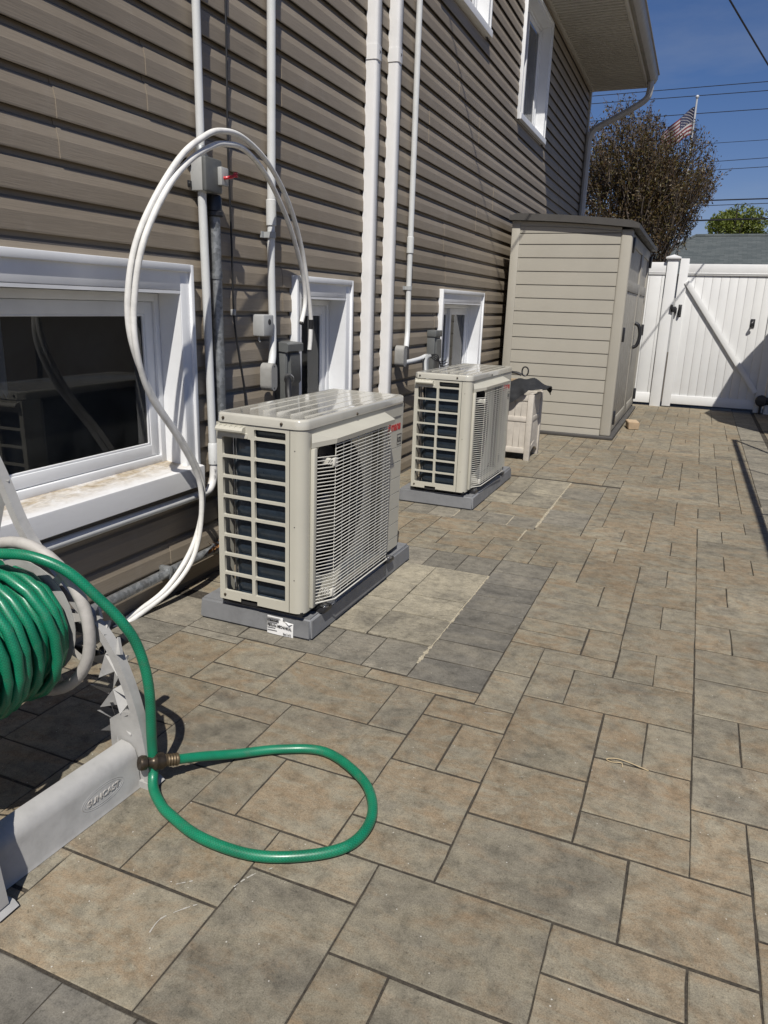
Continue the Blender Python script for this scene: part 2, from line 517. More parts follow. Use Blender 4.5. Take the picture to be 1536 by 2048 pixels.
class MB:
    """collects geometry in world coordinates; build() makes ONE mesh object"""

    def __init__(self):
        self.v, self.f, self.s, self.uv = [], [], [], {}

    def quad(self, *p):
        b = len(self.v)
        self.v += [tuple(q) for q in p]
        self.f.append(tuple(range(b, b + len(p))))
        self.s.append(False)
        return self

    def box(self, x0, x1, y0, y1, z0, z1):
        b = len(self.v)
        self.v += [(x, y, z) for z in (z0, z1) for y in (y0, y1) for x in (x0, x1)]
        for f in ((0, 2, 3, 1), (4, 5, 7, 6), (0, 1, 5, 4), (2, 6, 7, 3), (0, 4, 6, 2), (1, 3, 7, 5)):
            self.f.append(tuple(b + i for i in f))
            self.s.append(False)
        return self

    def rbox(self, x0, x1, y0, y1, z0, z1, r=0.004, seg=2, smooth=True):
        bm = bmesh.new()
        bmesh.ops.create_cube(bm, size=1)
        for v in bm.verts:
            v.co = ((x0 + x1) / 2 + v.co.x * (x1 - x0), (y0 + y1) / 2 + v.co.y * (y1 - y0), (z0 + z1) / 2 + v.co.z * (z1 - z0))
        r = min(r, (x1 - x0) * 0.45, (y1 - y0) * 0.45, (z1 - z0) * 0.45)
        bmesh.ops.bevel(bm, geom=list(bm.edges), offset=r, segments=seg, profile=0.5, affect='EDGES')
        return self.bm(bm, smooth)

    def bm(self, bm, smooth=True):
        b = len(self.v)
        bm.verts.index_update()
        self.v += [tuple(v.co) for v in bm.verts]
        for f in bm.faces:
            self.f.append(tuple(b + v.index for v in f.verts))
            self.s.append(smooth)
        bm.free()
        return self

    def prism(self, pts, axis, a0, a1, smooth=False):
        """pts: 2-D outline; axis 'x','y','z' is the extrusion direction"""
        def P(p, a):
            return {'x': (a, p[0], p[1]), 'y': (p[0], a, p[1]), 'z': (p[0], p[1], a)}[axis]
        b = len(self.v)
        n = len(pts)
        self.v += [P(p, a0) for p in pts] + [P(p, a1) for p in pts]
        self.f += [tuple(b + i for i in range(n)), tuple(b + n + i for i in reversed(range(n)))]
        self.s += [False, False]
        for i in range(n):
            j = (i + 1) % n
            self.f.append((b + i, b + n + i, b + n + j, b + j))
            self.s.append(smooth)
        return self

    def strip(self, prof, y0, y1, smooth=False):
        """open profile (x,z) extruded along y"""
        b = len(self.v)
        n = len(prof)
        self.v += [(x, y0, z) for x, z in prof] + [(x, y1, z) for x, z in prof]
        for i in range(n - 1):
            self.f.append((b + i, b + n + i, b + n + i + 1, b + i + 1))
            self.s.append(smooth)
        return self

    def cyl(self, p, q, r, r2=None, n=14, caps=True, smooth=True):
        return self.tube([p, q], r, n, caps, radii=[r, r if r2 is None else r2], smooth=smooth)

    def tube(self, pts, r, n=12, caps=True, radii=None, smooth=True, uv=False, closed=False):
        P = [Vector(p) for p in pts]
        m = len(P)
        T = []
        for i in range(m):
            a = P[(i - 1) % m] if closed or i > 0 else P[i]
            c = P[(i + 1) % m] if closed or i < m - 1 else P[i]
            T.append((c - a).normalized())
        up = Vector((0, 0, 1)) if abs(T[0].z) < 0.9 else Vector((1, 0, 0))
        nrm = (up - T[0] * up.dot(T[0])).normalized()
        b = len(self.v)
        L = 0.0
        vv = []
        for i in range(m):
            nrm = (nrm - T[i] * nrm.dot(T[i])).normalized()
            bi = T[i].cross(nrm)
            rr = radii[i] if radii else r
            if i:
                L += (P[i] - P[i - 1]).length
            vv.append(L)
            for k in range(n):
                a = 2 * math.pi * k / n
                self.v.append(tuple(P[i] + nrm * (rr * math.cos(a)) + bi * (rr * math.sin(a))))
        for i in range(m if closed else m - 1):
            j = (i + 1) % m
            for k in range(n):
                l = (k + 1) % n
                if uv:
                    self.uv[len(self.f)] = [(k / n, vv[i]), ((k + 1) / n, vv[i]), ((k + 1) / n, vv[j]), (k / n, vv[j])]
                self.f.append((b + i * n + k, b + i * n + l, b + j * n + l, b + j * n + k))
                self.s.append(smooth)
        if caps and not closed:
            self.f.append(tuple(b + k for k in reversed(range(n))))
            self.f.append(tuple(b + (m - 1) * n + k for k in range(n)))
            self.s += [False, False]
        return self

    def lathe(self, prof, org, axis, n=20, smooth=True):
        """prof: (radius, distance along axis)"""
        ax = Vector(axis).normalized()
        u = ax.orthogonal().normalized()
        w = ax.cross(u)
        b = len(self.v)
        for r, d in prof:
            for k in range(n):
                a = 2 * math.pi * k / n
                self.v.append(tuple(Vector(org) + ax * d + u * (r * math.cos(a)) + w * (r * math.sin(a))))
        for i in range(len(prof) - 1):
            for k in range(n):
                l = (k + 1) % n
                self.f.append((b + i * n + k, b + i * n + l, b + (i + 1) * n + l, b + (i + 1) * n + k))
                self.s.append(smooth)
        return self

    def mesh(self, name, mat=None, org=(0, 0, 0), recalc=True):
        me = bpy.data.meshes.new(name)
        o = Vector(org)
        me.from_pydata([tuple(Vector(p) - o) for p in self.v], [], self.f)
        me.polygons.foreach_set('use_smooth', self.s)
        if self.uv:
            lay = me.uv_layers.new(name='UVMap')
            for fi, uvs in self.uv.items():
                ls = me.polygons[fi].loop_start
                for k, q in enumerate(uvs):
                    lay.data[ls + k].uv = q
        if mat:
            me.materials.append(mat)
        bm = bmesh.new()
        bm.from_mesh(me)
        if recalc and name != 'pane':
            bmesh.ops.recalc_face_normals(bm, faces=bm.faces)
        bm.to_mesh(me)
        bm.free()
        try:
            me.set_sharp_from_angle(angle=R(42))
        except Exception:
            pass
        return me

    def build(self, name, mat, parent=None, local=False):
        org = (0, 0, 0)
        if parent is not None and not local:
            org = ORG.get(parent.name, Vector((0, 0, 0)))
        return link(name, self.mesh(name, mat, org), parent)


def smooth_path(pts, sub=8):
    P = [Vector(p) for p in pts]
    out = []
    for i in range(len(P) - 1):
        p0, p1, p2, p3 = P[max(0, i - 1)], P[i], P[i + 1], P[min(len(P) - 1, i + 2)]
        for k in range(sub):
            t = k / sub
            out.append(0.5 * ((2 * p1) + (p2 - p0) * t + (2 * p0 - 5 * p1 + 4 * p2 - p3) * t * t + (3 * p1 - p0 - 3 * p2 + p3) * t ** 3))
    out.append(P[-1])
    return out


def text_mesh(body, size, mat, ext=0.0006, shear=0.0, offset=0.0, xscale=1.0, align='LEFT'):
    cu = bpy.data.curves.new('lettering', 'FONT')
    cu.body = body
    cu.size = size
    cu.extrude = ext
    cu.shear = shear
    cu.offset = offset
    cu.align_x = align
    cu.resolution_u = 3
    ob = bpy.data.objects.new('lettering', cu)
    COL.objects.link(ob)
    bpy.context.view_layer.update()
    dg = bpy.context.evaluated_depsgraph_get()
    me = bpy.data.meshes.new_from_object(ob.evaluated_get(dg))
    bpy.data.objects.remove(ob, do_unlink=True)
    bpy.data.curves.remove(cu)
    me.transform(Matrix.Diagonal((xscale, 1, 1, 1)))
    me.materials.clear()
    me.materials.append(mat)
    return me


def place_text(name, me, parent, loc, xdir, ydir):
    """loc in the parent's local frame"""
    X, Y = Vector(xdir).normalized(), Vector(ydir).normalized()
    Z = X.cross(Y)
    m = Matrix((X, Y, Z)).transposed().to_4x4()
    m.translation = Vector(loc)
    me.transform(m)
    return link(name, me, parent)


def arc(cx, cy, r, a0, a1, n=6):
    return [(cx + r * math.cos(R(a0 + (a1 - a0) * i / n)), cy + r * math.sin(R(a0 + (a1 - a0) * i / n))) for i in range(n + 1)]


# ================================================================== GROUND
mb = MB()
mb.quad((-300, -60, -0.075), (300, -60, -0.075), (300, 500, -0.075), (-300, 500, -0.075))
tag(mb.build('ground', M['soil']), kind='structure')

PX0, PM = -0.113, 0.1245


def gx(i):
    return PX0 + PM * i


def gy(j):
    return 0.98 + 0.1233 * (j - (0.00065 * j * j if j > 0 else 0))


mb = MB()
mb.quad((-1.9, -0.6, -0.0004), (2.6, -0.6, -0.0004), (2.6, 10.9, -0.010), (-1.9, 10.9, -0.0004))
patio = mb.build('patio', M['joint'])
tag(patio, kind='structure')

PAV = []


def pv(t, *rs):
    for r in rs:
        PAV.append((*r, t))


pv('paver', (-8, -5, -2, 0), (-5, -3, -2, 1), (-3, -2, -2, 0), (-2, 0, -2, 0), (-3, 0, 0, 2), (0, 2, 1, 2), (2, 3, 0, 2), (0, 2, -1, 1),
   (-2, 1, 2, 4), (1, 3, 2, 4), (-5, -3, 1, 2), (-4, -2, 2, 3), (-4, -2, 3, 5), (-4, -3, 5, 7), (-3, -2, 5, 7), (-4, -2, 7, 8),
   (-2, 0, 4, 6), (-2, 0, 6, 9), (0, 2, 4, 5), (0, 2, 5, 7), (0, 1, 7, 9), (1, 2, 7, 9), (2, 3, 4, 6), (3, 5, 5, 6), (3, 5, 3, 5), (3, 5, 1, 3),
   (2, 5, 6, 8), (2, 3, 8, 10), (3, 5, 8, 10), (2, 5, 10, 12), (2, 5, 12, 14), (2, 3, 14, 16), (3, 5, 14, 16), (2, 5, 16, 18), (2, 3, 18, 20),
   (3, 5, 18, 20), (2, 5, 20, 22), (2, 3, 22, 24), (3, 4, 22, 24), (4, 5, 22, 24), (2, 5, 24, 26), (2, 3, 26, 28), (3, 5, 26, 28), (1, 4, 28, 30), (4, 5, 28, 30),
   (-1, 2, 9, 11), (0, 1, 11, 13), (1, 2, 11, 13), (0, 2, 13, 15), (0, 1, 15, 17), (1, 2, 15, 17), (0, 2, 17, 19), (0, 1, 19, 21), (1, 2, 19, 21),
   (-1, 2, 21, 23), (0, 1, 23, 25), (1, 2, 23, 25), (0, 2, 25, 28), (-2, -1, 9, 11), (-2, 0, 11, 12), (-1, 0, 12, 14), (-3, -1, 12, 13), (-3, -1, 13, 14),
   (-3, 0, 14, 16), (-1, 0, 16, 18), (-3, -1, 16, 18), (-2, 0, 18, 21), (-3, -2, 18, 20), (-4, -2, 20, 22), (-2, -1, 21, 23), (-2, 0, 23, 24), (-1, 0, 24, 26),
   (-2.7, -1, 24, 26), (-2, 0, 26, 28), (-2.7, -2, 26, 28), (-3, -2, 8, 10), (-3, -2, 10, 12), (-9, -7, 5, 6), (-9, -7, 3, 5), (-9, -7, 0, 3), (-7, -6, 2, 4),
   (-6, -4, 2, 4), (-7, -4, 4, 6), (-7, -5, 0, 2), (-11, -9, 4, 6), (-12, -10, 6, 8.2), (-10, -8, 6, 7), (-10, -8, 7, 8.6), (-8, -5, 6, 8.05), (-5, -4, 6, 8.05),
   (-8, -6, 8.05, 8.62), (-6, -3, 8.05, 8.58), (-5, -4, 19.2, 21), (-4, -3, 19.2, 20), (-9, -7, 19.1, 20), (-7, -6, 19.1, 20), (-6, -5, 19.1, 21), (-6, -4, 21, 22),
   (-8, -6, 20, 22), (-9, -8, 20, 22), (-9, -7, 22, 24), (-7, -5, 22, 23), (-7, -5, 23, 24), (-5, -2, 22, 24), (-11, -9, 19, 21), (-10, -9, 21, 23), (-11, -10, 21, 23),
   (-11, -9, 23, 24), (-2.7, -2, 28, 30), (-2.7, -2, 30, 32), (-2.7, -2, 32, 34.6), (-2, 0, 28, 30), (-2, 1, 30, 32), (1, 2, 30, 32), (2, 3, 30, 32), (3, 5, 30, 32), (0, 1, 28, 30))
pv('paver_g', (-14, -12, 6, 7.2), (-14, -12, 7.2, 8.5), (-12, -10, 8.2, 8.6), (-12, -10.3, 8.6, 10.5), (-14, -12, 8.5, 10.5), (-10.3, -9.1, 8.62, 10.5), (-9.1, -7.65, 8.62, 10.5), (-7.65, -6.34, 8.62, 10.5), (-6.34, -5, 8.62, 10.55),
   (-10.4, -9, 17.05, 19), (-9, -7.6, 17.05, 19.1), (-7.6, -6.3, 17.05, 19.1), (-6.3, -5, 17.05, 19.1),
   (-11, -9.8, 24, 25.9), (-9.8, -8.56, 24, 25.9), (-8.56, -7.3, 24, 25.9), (-7.3, -6, 24, 25.9), (-6, -4.7, 24, 25.9), (-5, -3, 17.75, 19.2))
js = [8.58, 9.87, 11.16, 12.46, 13.8, 15.1, 16.4, 17.75]
for a, b in zip(js, js[1:]):
    pv('paver_d', (-5, -3, a, b))
for k in range(8):
    pv(('paver', 'paver_g', 'paver_g', 'paver')[k % 4], (-4.7, -2.7, 24 + k * 1.325, 24 + (k + 1) * 1.325))
pv('paver_s', (-7, -5, 10.55, 12.45), (-7, -5, 12.45, 14.1), (-7, -5, 14.1, 17.05), (-9, -7, 10.5, 12.4), (-9, -7, 12.4, 13.3), (-9, -7, 13.3, 14.95), (-9, -7, 14.95, 17.05),
   (-8.6, -6.6, 28, 30.4), (-6.6, -4.7, 28, 31), (-6.6, -4.7, 31, 34.6), (-7.65, -6.6, 30.4, 33), (-7.65, -6.6, 33, 34.6))
pv('paver', (-7.65, -4.7, 25.9, 28), (-8.6, -7.65, 30.4, 34.6), (-9.6, -7.65, 25.9, 28))
k = -7.0
while k < 80:                                     # border course along the right edge
    pv('paver_g', (5, 6.7, k, k + 1.35))
    k += 1.35
k = -17.0
while gx(k) < 0.4:                                # charcoal border course at the near end
    pv('paver_d', (k * 1.0, k + 1.35, -4, -2))
    k += 1.35

occ = set()
for r in PAV:
    for i in range(math.floor(r[0]), math.ceil(r[1])):
        for j in range(math.floor(r[2]), math.ceil(r[3])):
            ox = min(r[1], i + 1) - max(r[0], i)
            oy = min(r[3], j + 1) - max(r[2], j)
            if ox * oy > 0.12:
                occ.add((i, j))
rng = random.Random(21)
SZ = [(3, 2), (2, 2), (2, 1), (1, 2), (2, 3), (3, 1), (2, 2), (2, 1), (1, 1)]
for j in range(-8, 81):
    for i in list(range(-15, 5)) + list(range(7, 22)):
        if (i, j) in occ:
            continue
        cand = SZ[:-1]
        rng.shuffle(cand)
        for w_, h_ in cand + [(1, 1)]:
            cells = [(i + a, j + b) for a in range(w_) for b in range(h_)]
            if i + w_ > (5 if i < 5 else 22) or any(c in occ for c in cells):
                continue
            occ.update(cells)
            PAV.append((i, i + w_, j, j + h_, 'paver'))
            break

PCACHE = {}


def paver_verts(w, d, rg):
    """slab with worn, slightly wandering arrises; centre at the origin, top at z = 0"""
    rings = []
    for ins, z in ((0.0, -0.055), (0.0, -0.0013), (0.0018, 0.0)):
        ring = []
        for sx, sy, ex, ey in ((-1, -1, 1, -1), (1, -1, 1, 1), (1, 1, -1, 1), (-1, 1, -1, -1)):
            for k_ in range(3):
                t = k_ / 3
                x = (sx + (ex - sx) * t) * (w / 2 - ins)
                y = (sy + (ey - sy) * t) * (d / 2 - ins)
                jx = rg.uniform(-0.0011, 0.0011)
                jy = rg.uniform(-0.0011, 0.0011)
                ring.append((x + jx, y + jy, z + (rg.uniform(-0.0003, 0.0002) if z == 0 else 0)))
        rings.append(ring)
    f = []
    for a in range(2):
        for k_ in range(12):
            l_ = (k_ + 1) % 12
            f.append((a * 12 + k_, a * 12 + l_, (a + 1) * 12 + l_, (a + 1) * 12 + k_))
    f.append(tuple(24 + k_ for k_ in range(12)))
    return rings[0] + rings[1] + rings[2], f


def shown(r):
    x, y = (gx(r[0]) + gx(r[1])) / 2, (gy(r[2]) + gy(r[3])) / 2
    a = (gx(r[1]) - gx(r[0])) * (gy(r[3]) - gy(r[2]))
    if x > 0.075 * y + 0.28 or y < 0.55 or (x < -1.45 and y < 1.5):
        return a * 1e-4
    dd = x * x + y * y + CAM_H ** 2
    return a * CAM_H / dd ** 1.5


PAV.sort(key=shown, reverse=True)
rg = random.Random(5)
rest = {}
for n_, r in enumerate(PAV):
    x0, x1, y0, y1 = gx(r[0]), gx(r[1]), gy(r[2]), gy(r[3])
    if x1 < -1.9:
        continue
    gap = rg.choice((0.0032, 0.0040, 0.0046, 0.0054))
    w_, d_ = round(x1 - x0 - gap, 3), round(y1 - y0 - gap - 0.0032, 3)
    cx_, cy_ = (x0 + x1) / 2 + rg.uniform(-0.0008, 0.0008), (y0 + y1) / 2 + rg.uniform(-0.0008, 0.0008)
    dz = rg.uniform(0.0003, 0.0009) + (0.003 if r[4] == 'paver_s' else 0)
    if n_ < 298:
        key = (w_, d_, r[4], rg.randrange(2))
        if key not in PCACHE:
            v_, f_ = paver_verts(w_, d_, rg)
            me = bpy.data.meshes.new('paver')
            me.from_pydata(v_, [], f_)
            me.materials.append(M[r[4]])
            PCACHE[key] = me
        o = bpy.data.objects.new('paver', PCACHE[key])
        COL.objects.link(o)
        o.parent = patio
        o.location = (cx_, cy_, dz)
        o.rotation_euler = (rg.uniform(-0.0012, 0.0012), rg.uniform(-0.0012, 0.0012), rg.uniform(-0.004, 0.004))
    else:
        v_, f_ = paver_verts(w_, d_, rg)
        tv, tf, tr = rest.setdefault(r[4], ([], [], []))
        b_ = len(tv)
        tv += [(p[0] + cx_, p[1] + cy_, p[2] + dz) for p in v_]
        tf += [tuple(b_ + q for q in fc) for fc in f_]
        q_ = rg.random()
        tr += [q_] * len(f_)
for k_, (tv, tf, tr) in rest.items():
    me = bpy.data.meshes.new('far_pavers')
    me.from_pydata(tv, [], tf)
    me.materials.append(M[k_])
    at_ = me.attributes.new('rnd', 'FLOAT', 'FACE')
    at_.data.foreach_set('value', tr)
    o = link('far_pavers', me, patio)
    tag(o, kind='stuff')

mb = MB()                                           # pale sand left in the cut lines
for (xi, j0, j1, wd) in ((-5.0, 9.4, 17.1, 0.008), (-4.7, 24.3, 34.6, 0.010), (5.0, 24, 34, 0.006)):
    n_ = 60
    for a in range(n_):
        ya, yb = gy(j0 + (j1 - j0) * a / n_), gy(j0 + (j1 - j0) * (a + 1) / n_)
        w0 = wd * rg.uniform(0.35, 1.1)
        mb.quad((gx(xi) - w0, ya, 0.0006), (gx(xi) + w0, ya, 0.0006), (gx(xi) + w0 * 0.9, yb, 0.0012), (gx(xi) - w0 * 0.9, yb, 0.0012))
for (j_, i0, i1, wd) in ((17.05, -7, -5, 0.006), (25.9, -7, -6, 0.006)):
    mb.quad((gx(i0), gy(j_) - wd, 0), (gx(i1), gy(j_) - wd, 0), (gx(i1), gy(j_) + wd, 0), (gx(i0), gy(j_) + wd, 0))
for (x_, y_, s_) in ((gx(-6), gy(24.9), 0.1), (gx(-8.56), gy(24.9), 0.07), (gx(-5), gy(22.9), 0.11)):
    mb.quad((x_ - 0.007, y_ - s_, 0.0), (x_ + 0.007, y_ - s_, 0.0), (x_ + 0.006, y_ + s_, 0.0), (x_ - 0.006, y_ + s_, 0.0))
tag(mb.build('joint_sand', M['sand'], patio), kind='stuff')

# chalky scuffs left on the pavers
mb = MB()
for path in ([(-0.815, 0.872), (-0.818, 0.91), (-0.797, 0.944), (-0.775, 0.97)], [(-0.735, 1.039), (-0.726, 1.066), (-0.714, 1.09)], [(-0.847, 0.995), (-0.818, 1.02)],
             [(-0.70, 1.105), (-0.69, 1.118)], [(-0.36 - 0.11, 1.915), (-0.36 - 0.06, 1.93)]):
    p = smooth_path([(*q, 0.0022) for q in path], 6)
    for a, b in zip(p, p[1:]):
        if rg.random() < 0.3:
            continue
        t = (b - a).normalized()
        nn = Vector((-t.y, t.x, 0)) * rg.uniform(0.0006, 0.0018)
        mb.quad(a - nn, b - nn, b + nn, a + nn)
tag(mb.build('chalk_scuff', plain('chalk', (0.42, 0.40, 0.35), 0.9), patio), kind='stuff')

# ================================================================== HOUSE
XW = -1.85
PITCHZ = 0.11
Z0 = 0.023
house = empty('house', (XW, 4.0, 0.0))
tag(house, 'tan clapboard house with white windows running along the patio', 'house')
YEND = 11.62
WINS = {                                           # outer casing: y0, y1, z0, z1
    'a': (1.26, 2.43, 0.43, 1.29), 'b': (3.235, 3.875, 0.43, 1.29), 'c': (5.47, 6.64, 0.43, 1.295),
    'd': (5.12, 6.33, 3.205, 4.42), 'e': (7.475, 8.68, 2.885, 4.04)}
HOLES = [(a + 0.02, b - 0.02, c + 0.02, d - 0.02) for a, b, c, d in WINS.values()]
DEP = 0.0205


def course(zc):
    """dutch-lap profile of one course, bottom lip first"""
    return [(XW - DEP, zc + 0.003), (XW - 0.002, zc - 0.001), (XW + 0.0005, zc), (XW + 0.001, zc + 0.004), (XW, zc + 0.053), (XW - 0.001, zc + 0.057), (XW - 0.0072, zc + 0.0855), (XW - 0.0175, zc + 0.094), (XW - DEP, zc + PITCHZ + 0.003)]


def clip(prof, lo, hi):
    out = []
    for a, b in zip(prof, prof[1:]):
        (x0, z0), (x1, z1) = a, b
        if max(z0, z1) < lo or min(z0, z1) > hi:
            continue
        if abs(z1 - z0) < 1e-9:
            out.append((a, b))
            continue
        t0 = max(0.0, (lo - z0) / (z1 - z0))
        t1 = min(1.0, (hi - z0) / (z1 - z0))
        if t1 > t0:
            out.append(((x0 + (x1 - x0) * t0, z0 + (z1 - z0) * t0), (x0 + (x1 - x0) * t1, z0 + (z1 - z0) * t1)))
    return out


ROWS = 24
srg = random.Random(11)
seam0 = [1.84, 0.35, 3.15, 2.35, 0.9, 3.15, 1.1, 1.84, 1.84, 3.15, 0.6, 2.6, 1.2, 0.2, 3.3, 2.0, 0.8, 2.9, 1.5, 0.4, 2.2, 3.4, 1.0, 2.7]
for row in range(ROWS):
    ztop = Z0 + (row * 2 + 2) * PITCHZ
    yend = YEND if Z0 + row * 2 * PITCHZ < 4.12 else 8.0
    cuts = [-1.6]
    s = seam0[row] - 3.66
    while s < yend:
        if s > -1.4 and s < yend - 0.2:
            cuts.append(s)
        s += 3.66 if row % 2 else 4.07
    cuts.append(yend)
    for h in HOLES:
        if h[2] <= Z0 + row * 2 * PITCHZ + 1e-6 and h[3] >= ztop - 1e-6:
            cuts += [h[0], h[1]]
    cuts = sorted(cuts)
    for ya, yb in zip(cuts, cuts[1:]):
        mb = MB()
        lift = 0.0022
        for c_ in (0, 1):
            zc = Z0 + (row * 2 + c_) * PITCHZ
            prof = course(zc)
            ys = {ya, yb}
            for h in HOLES:
                if h[2] < zc + PITCHZ and h[3] > zc:
                    ys.update(y for y in (h[0], h[1]) if ya < y < yb)
            ys = sorted(ys)
            for y0, y1 in zip(ys, ys[1:]):
                rngs = [(zc - 1, zc + 1)]
                for h in HOLES:
                    if h[0] <= y0 + 1e-6 and h[1] >= y1 - 1e-6 and h[2] < zc + PITCHZ and h[3] > zc:
                        rngs = [(lo, hi) for a, b in rngs for lo, hi in ((a, min(b, h[2])), (max(a, h[3]), b)) if hi > lo]
                for lo, hi in rngs:
                    for p, q in clip(prof, lo, hi):
                        l0 = lift * (1 - (y0 - ya) / (yb - ya))
                        l1 = lift * (1 - (y1 - ya) / (yb - ya))
                        mb.quad((p[0] + l0, y0, p[1]), (q[0] + l0, y0, q[1]), (q[0] + l1, y1, q[1]), (p[0] + l1, y1, p[1]))
            # the lapped end that catches the sun
            if ya > -1.5:
                for p, q in zip(prof[2:], prof[3:]):
                    mb.quad((p[0] + lift, ya, p[1]), (q[0] + lift, ya, q[1]), (q[0] - 0.001, ya, q[1]), (p[0] - 0.001, ya, p[1]))
        if mb.f and not any(h[0] <= ya + 1e-6 and h[1] >= yb - 1e-6 and h[2] <= Z0 + row * 2 * PITCHZ + 1e-6 and h[3] >= ztop - 1e-6 for h in HOLES):
            mb.build('siding_panel', M['siding'], house)

mb = MB()
mb.box(-9.0, XW - 0.30, -1.6, YEND, -0.2, 4.16)
mb.box(-9.0, XW - 0.30, -1.6, 8.0, 4.16, 5.6)
mb.box(XW - 0.30, XW - 0.02, YEND - 0.02, YEND, -0.2, 4.16)
mb.build('wall_core', M['interior'], house)
mb = MB()
mb.box(XW - 0.3, XW - 0.0005, -1.6, YEND, -0.2, Z0)
mb.build('foundation', plain('foundation_parge', (0.16, 0.15, 0.135), 0.9, bump=0.3), house)
mb = MB()
mb.box(XW - 0.02, XW + 0.018, YEND - 0.055, YEND + 0.02, 0.0, 4.15)
mb.build('corner_trim', M['downspout'], house)
# sheathing behind the boards, with real openings for the windows
mb = MB()
ysr = sorted({-1.6, YEND, 8.0} | {v for h in HOLES for v in h[:2]})
for y0, y1 in zip(ysr, ysr[1:]):
    zt = 5.3 if y1 <= 8.0 + 1e-6 else 4.16
    segs = [(0.0, zt)]
    for h in HOLES:
        if h[0] <= y0 + 1e-6 and h[1] >= y1 - 1e-6:
            segs = [(lo, hi) for a, b in segs for lo, hi in ((a, min(b, h[2])), (max(a, h[3]), b)) if hi > lo]
    for a, b in segs:
        mb.quad((XW - 0.0225, y0, a), (XW - 0.0225, y1, a), (XW - 0.0225, y1, b), (XW - 0.0225, y0, b))
mb.build('sheathing', M['interior'], house)


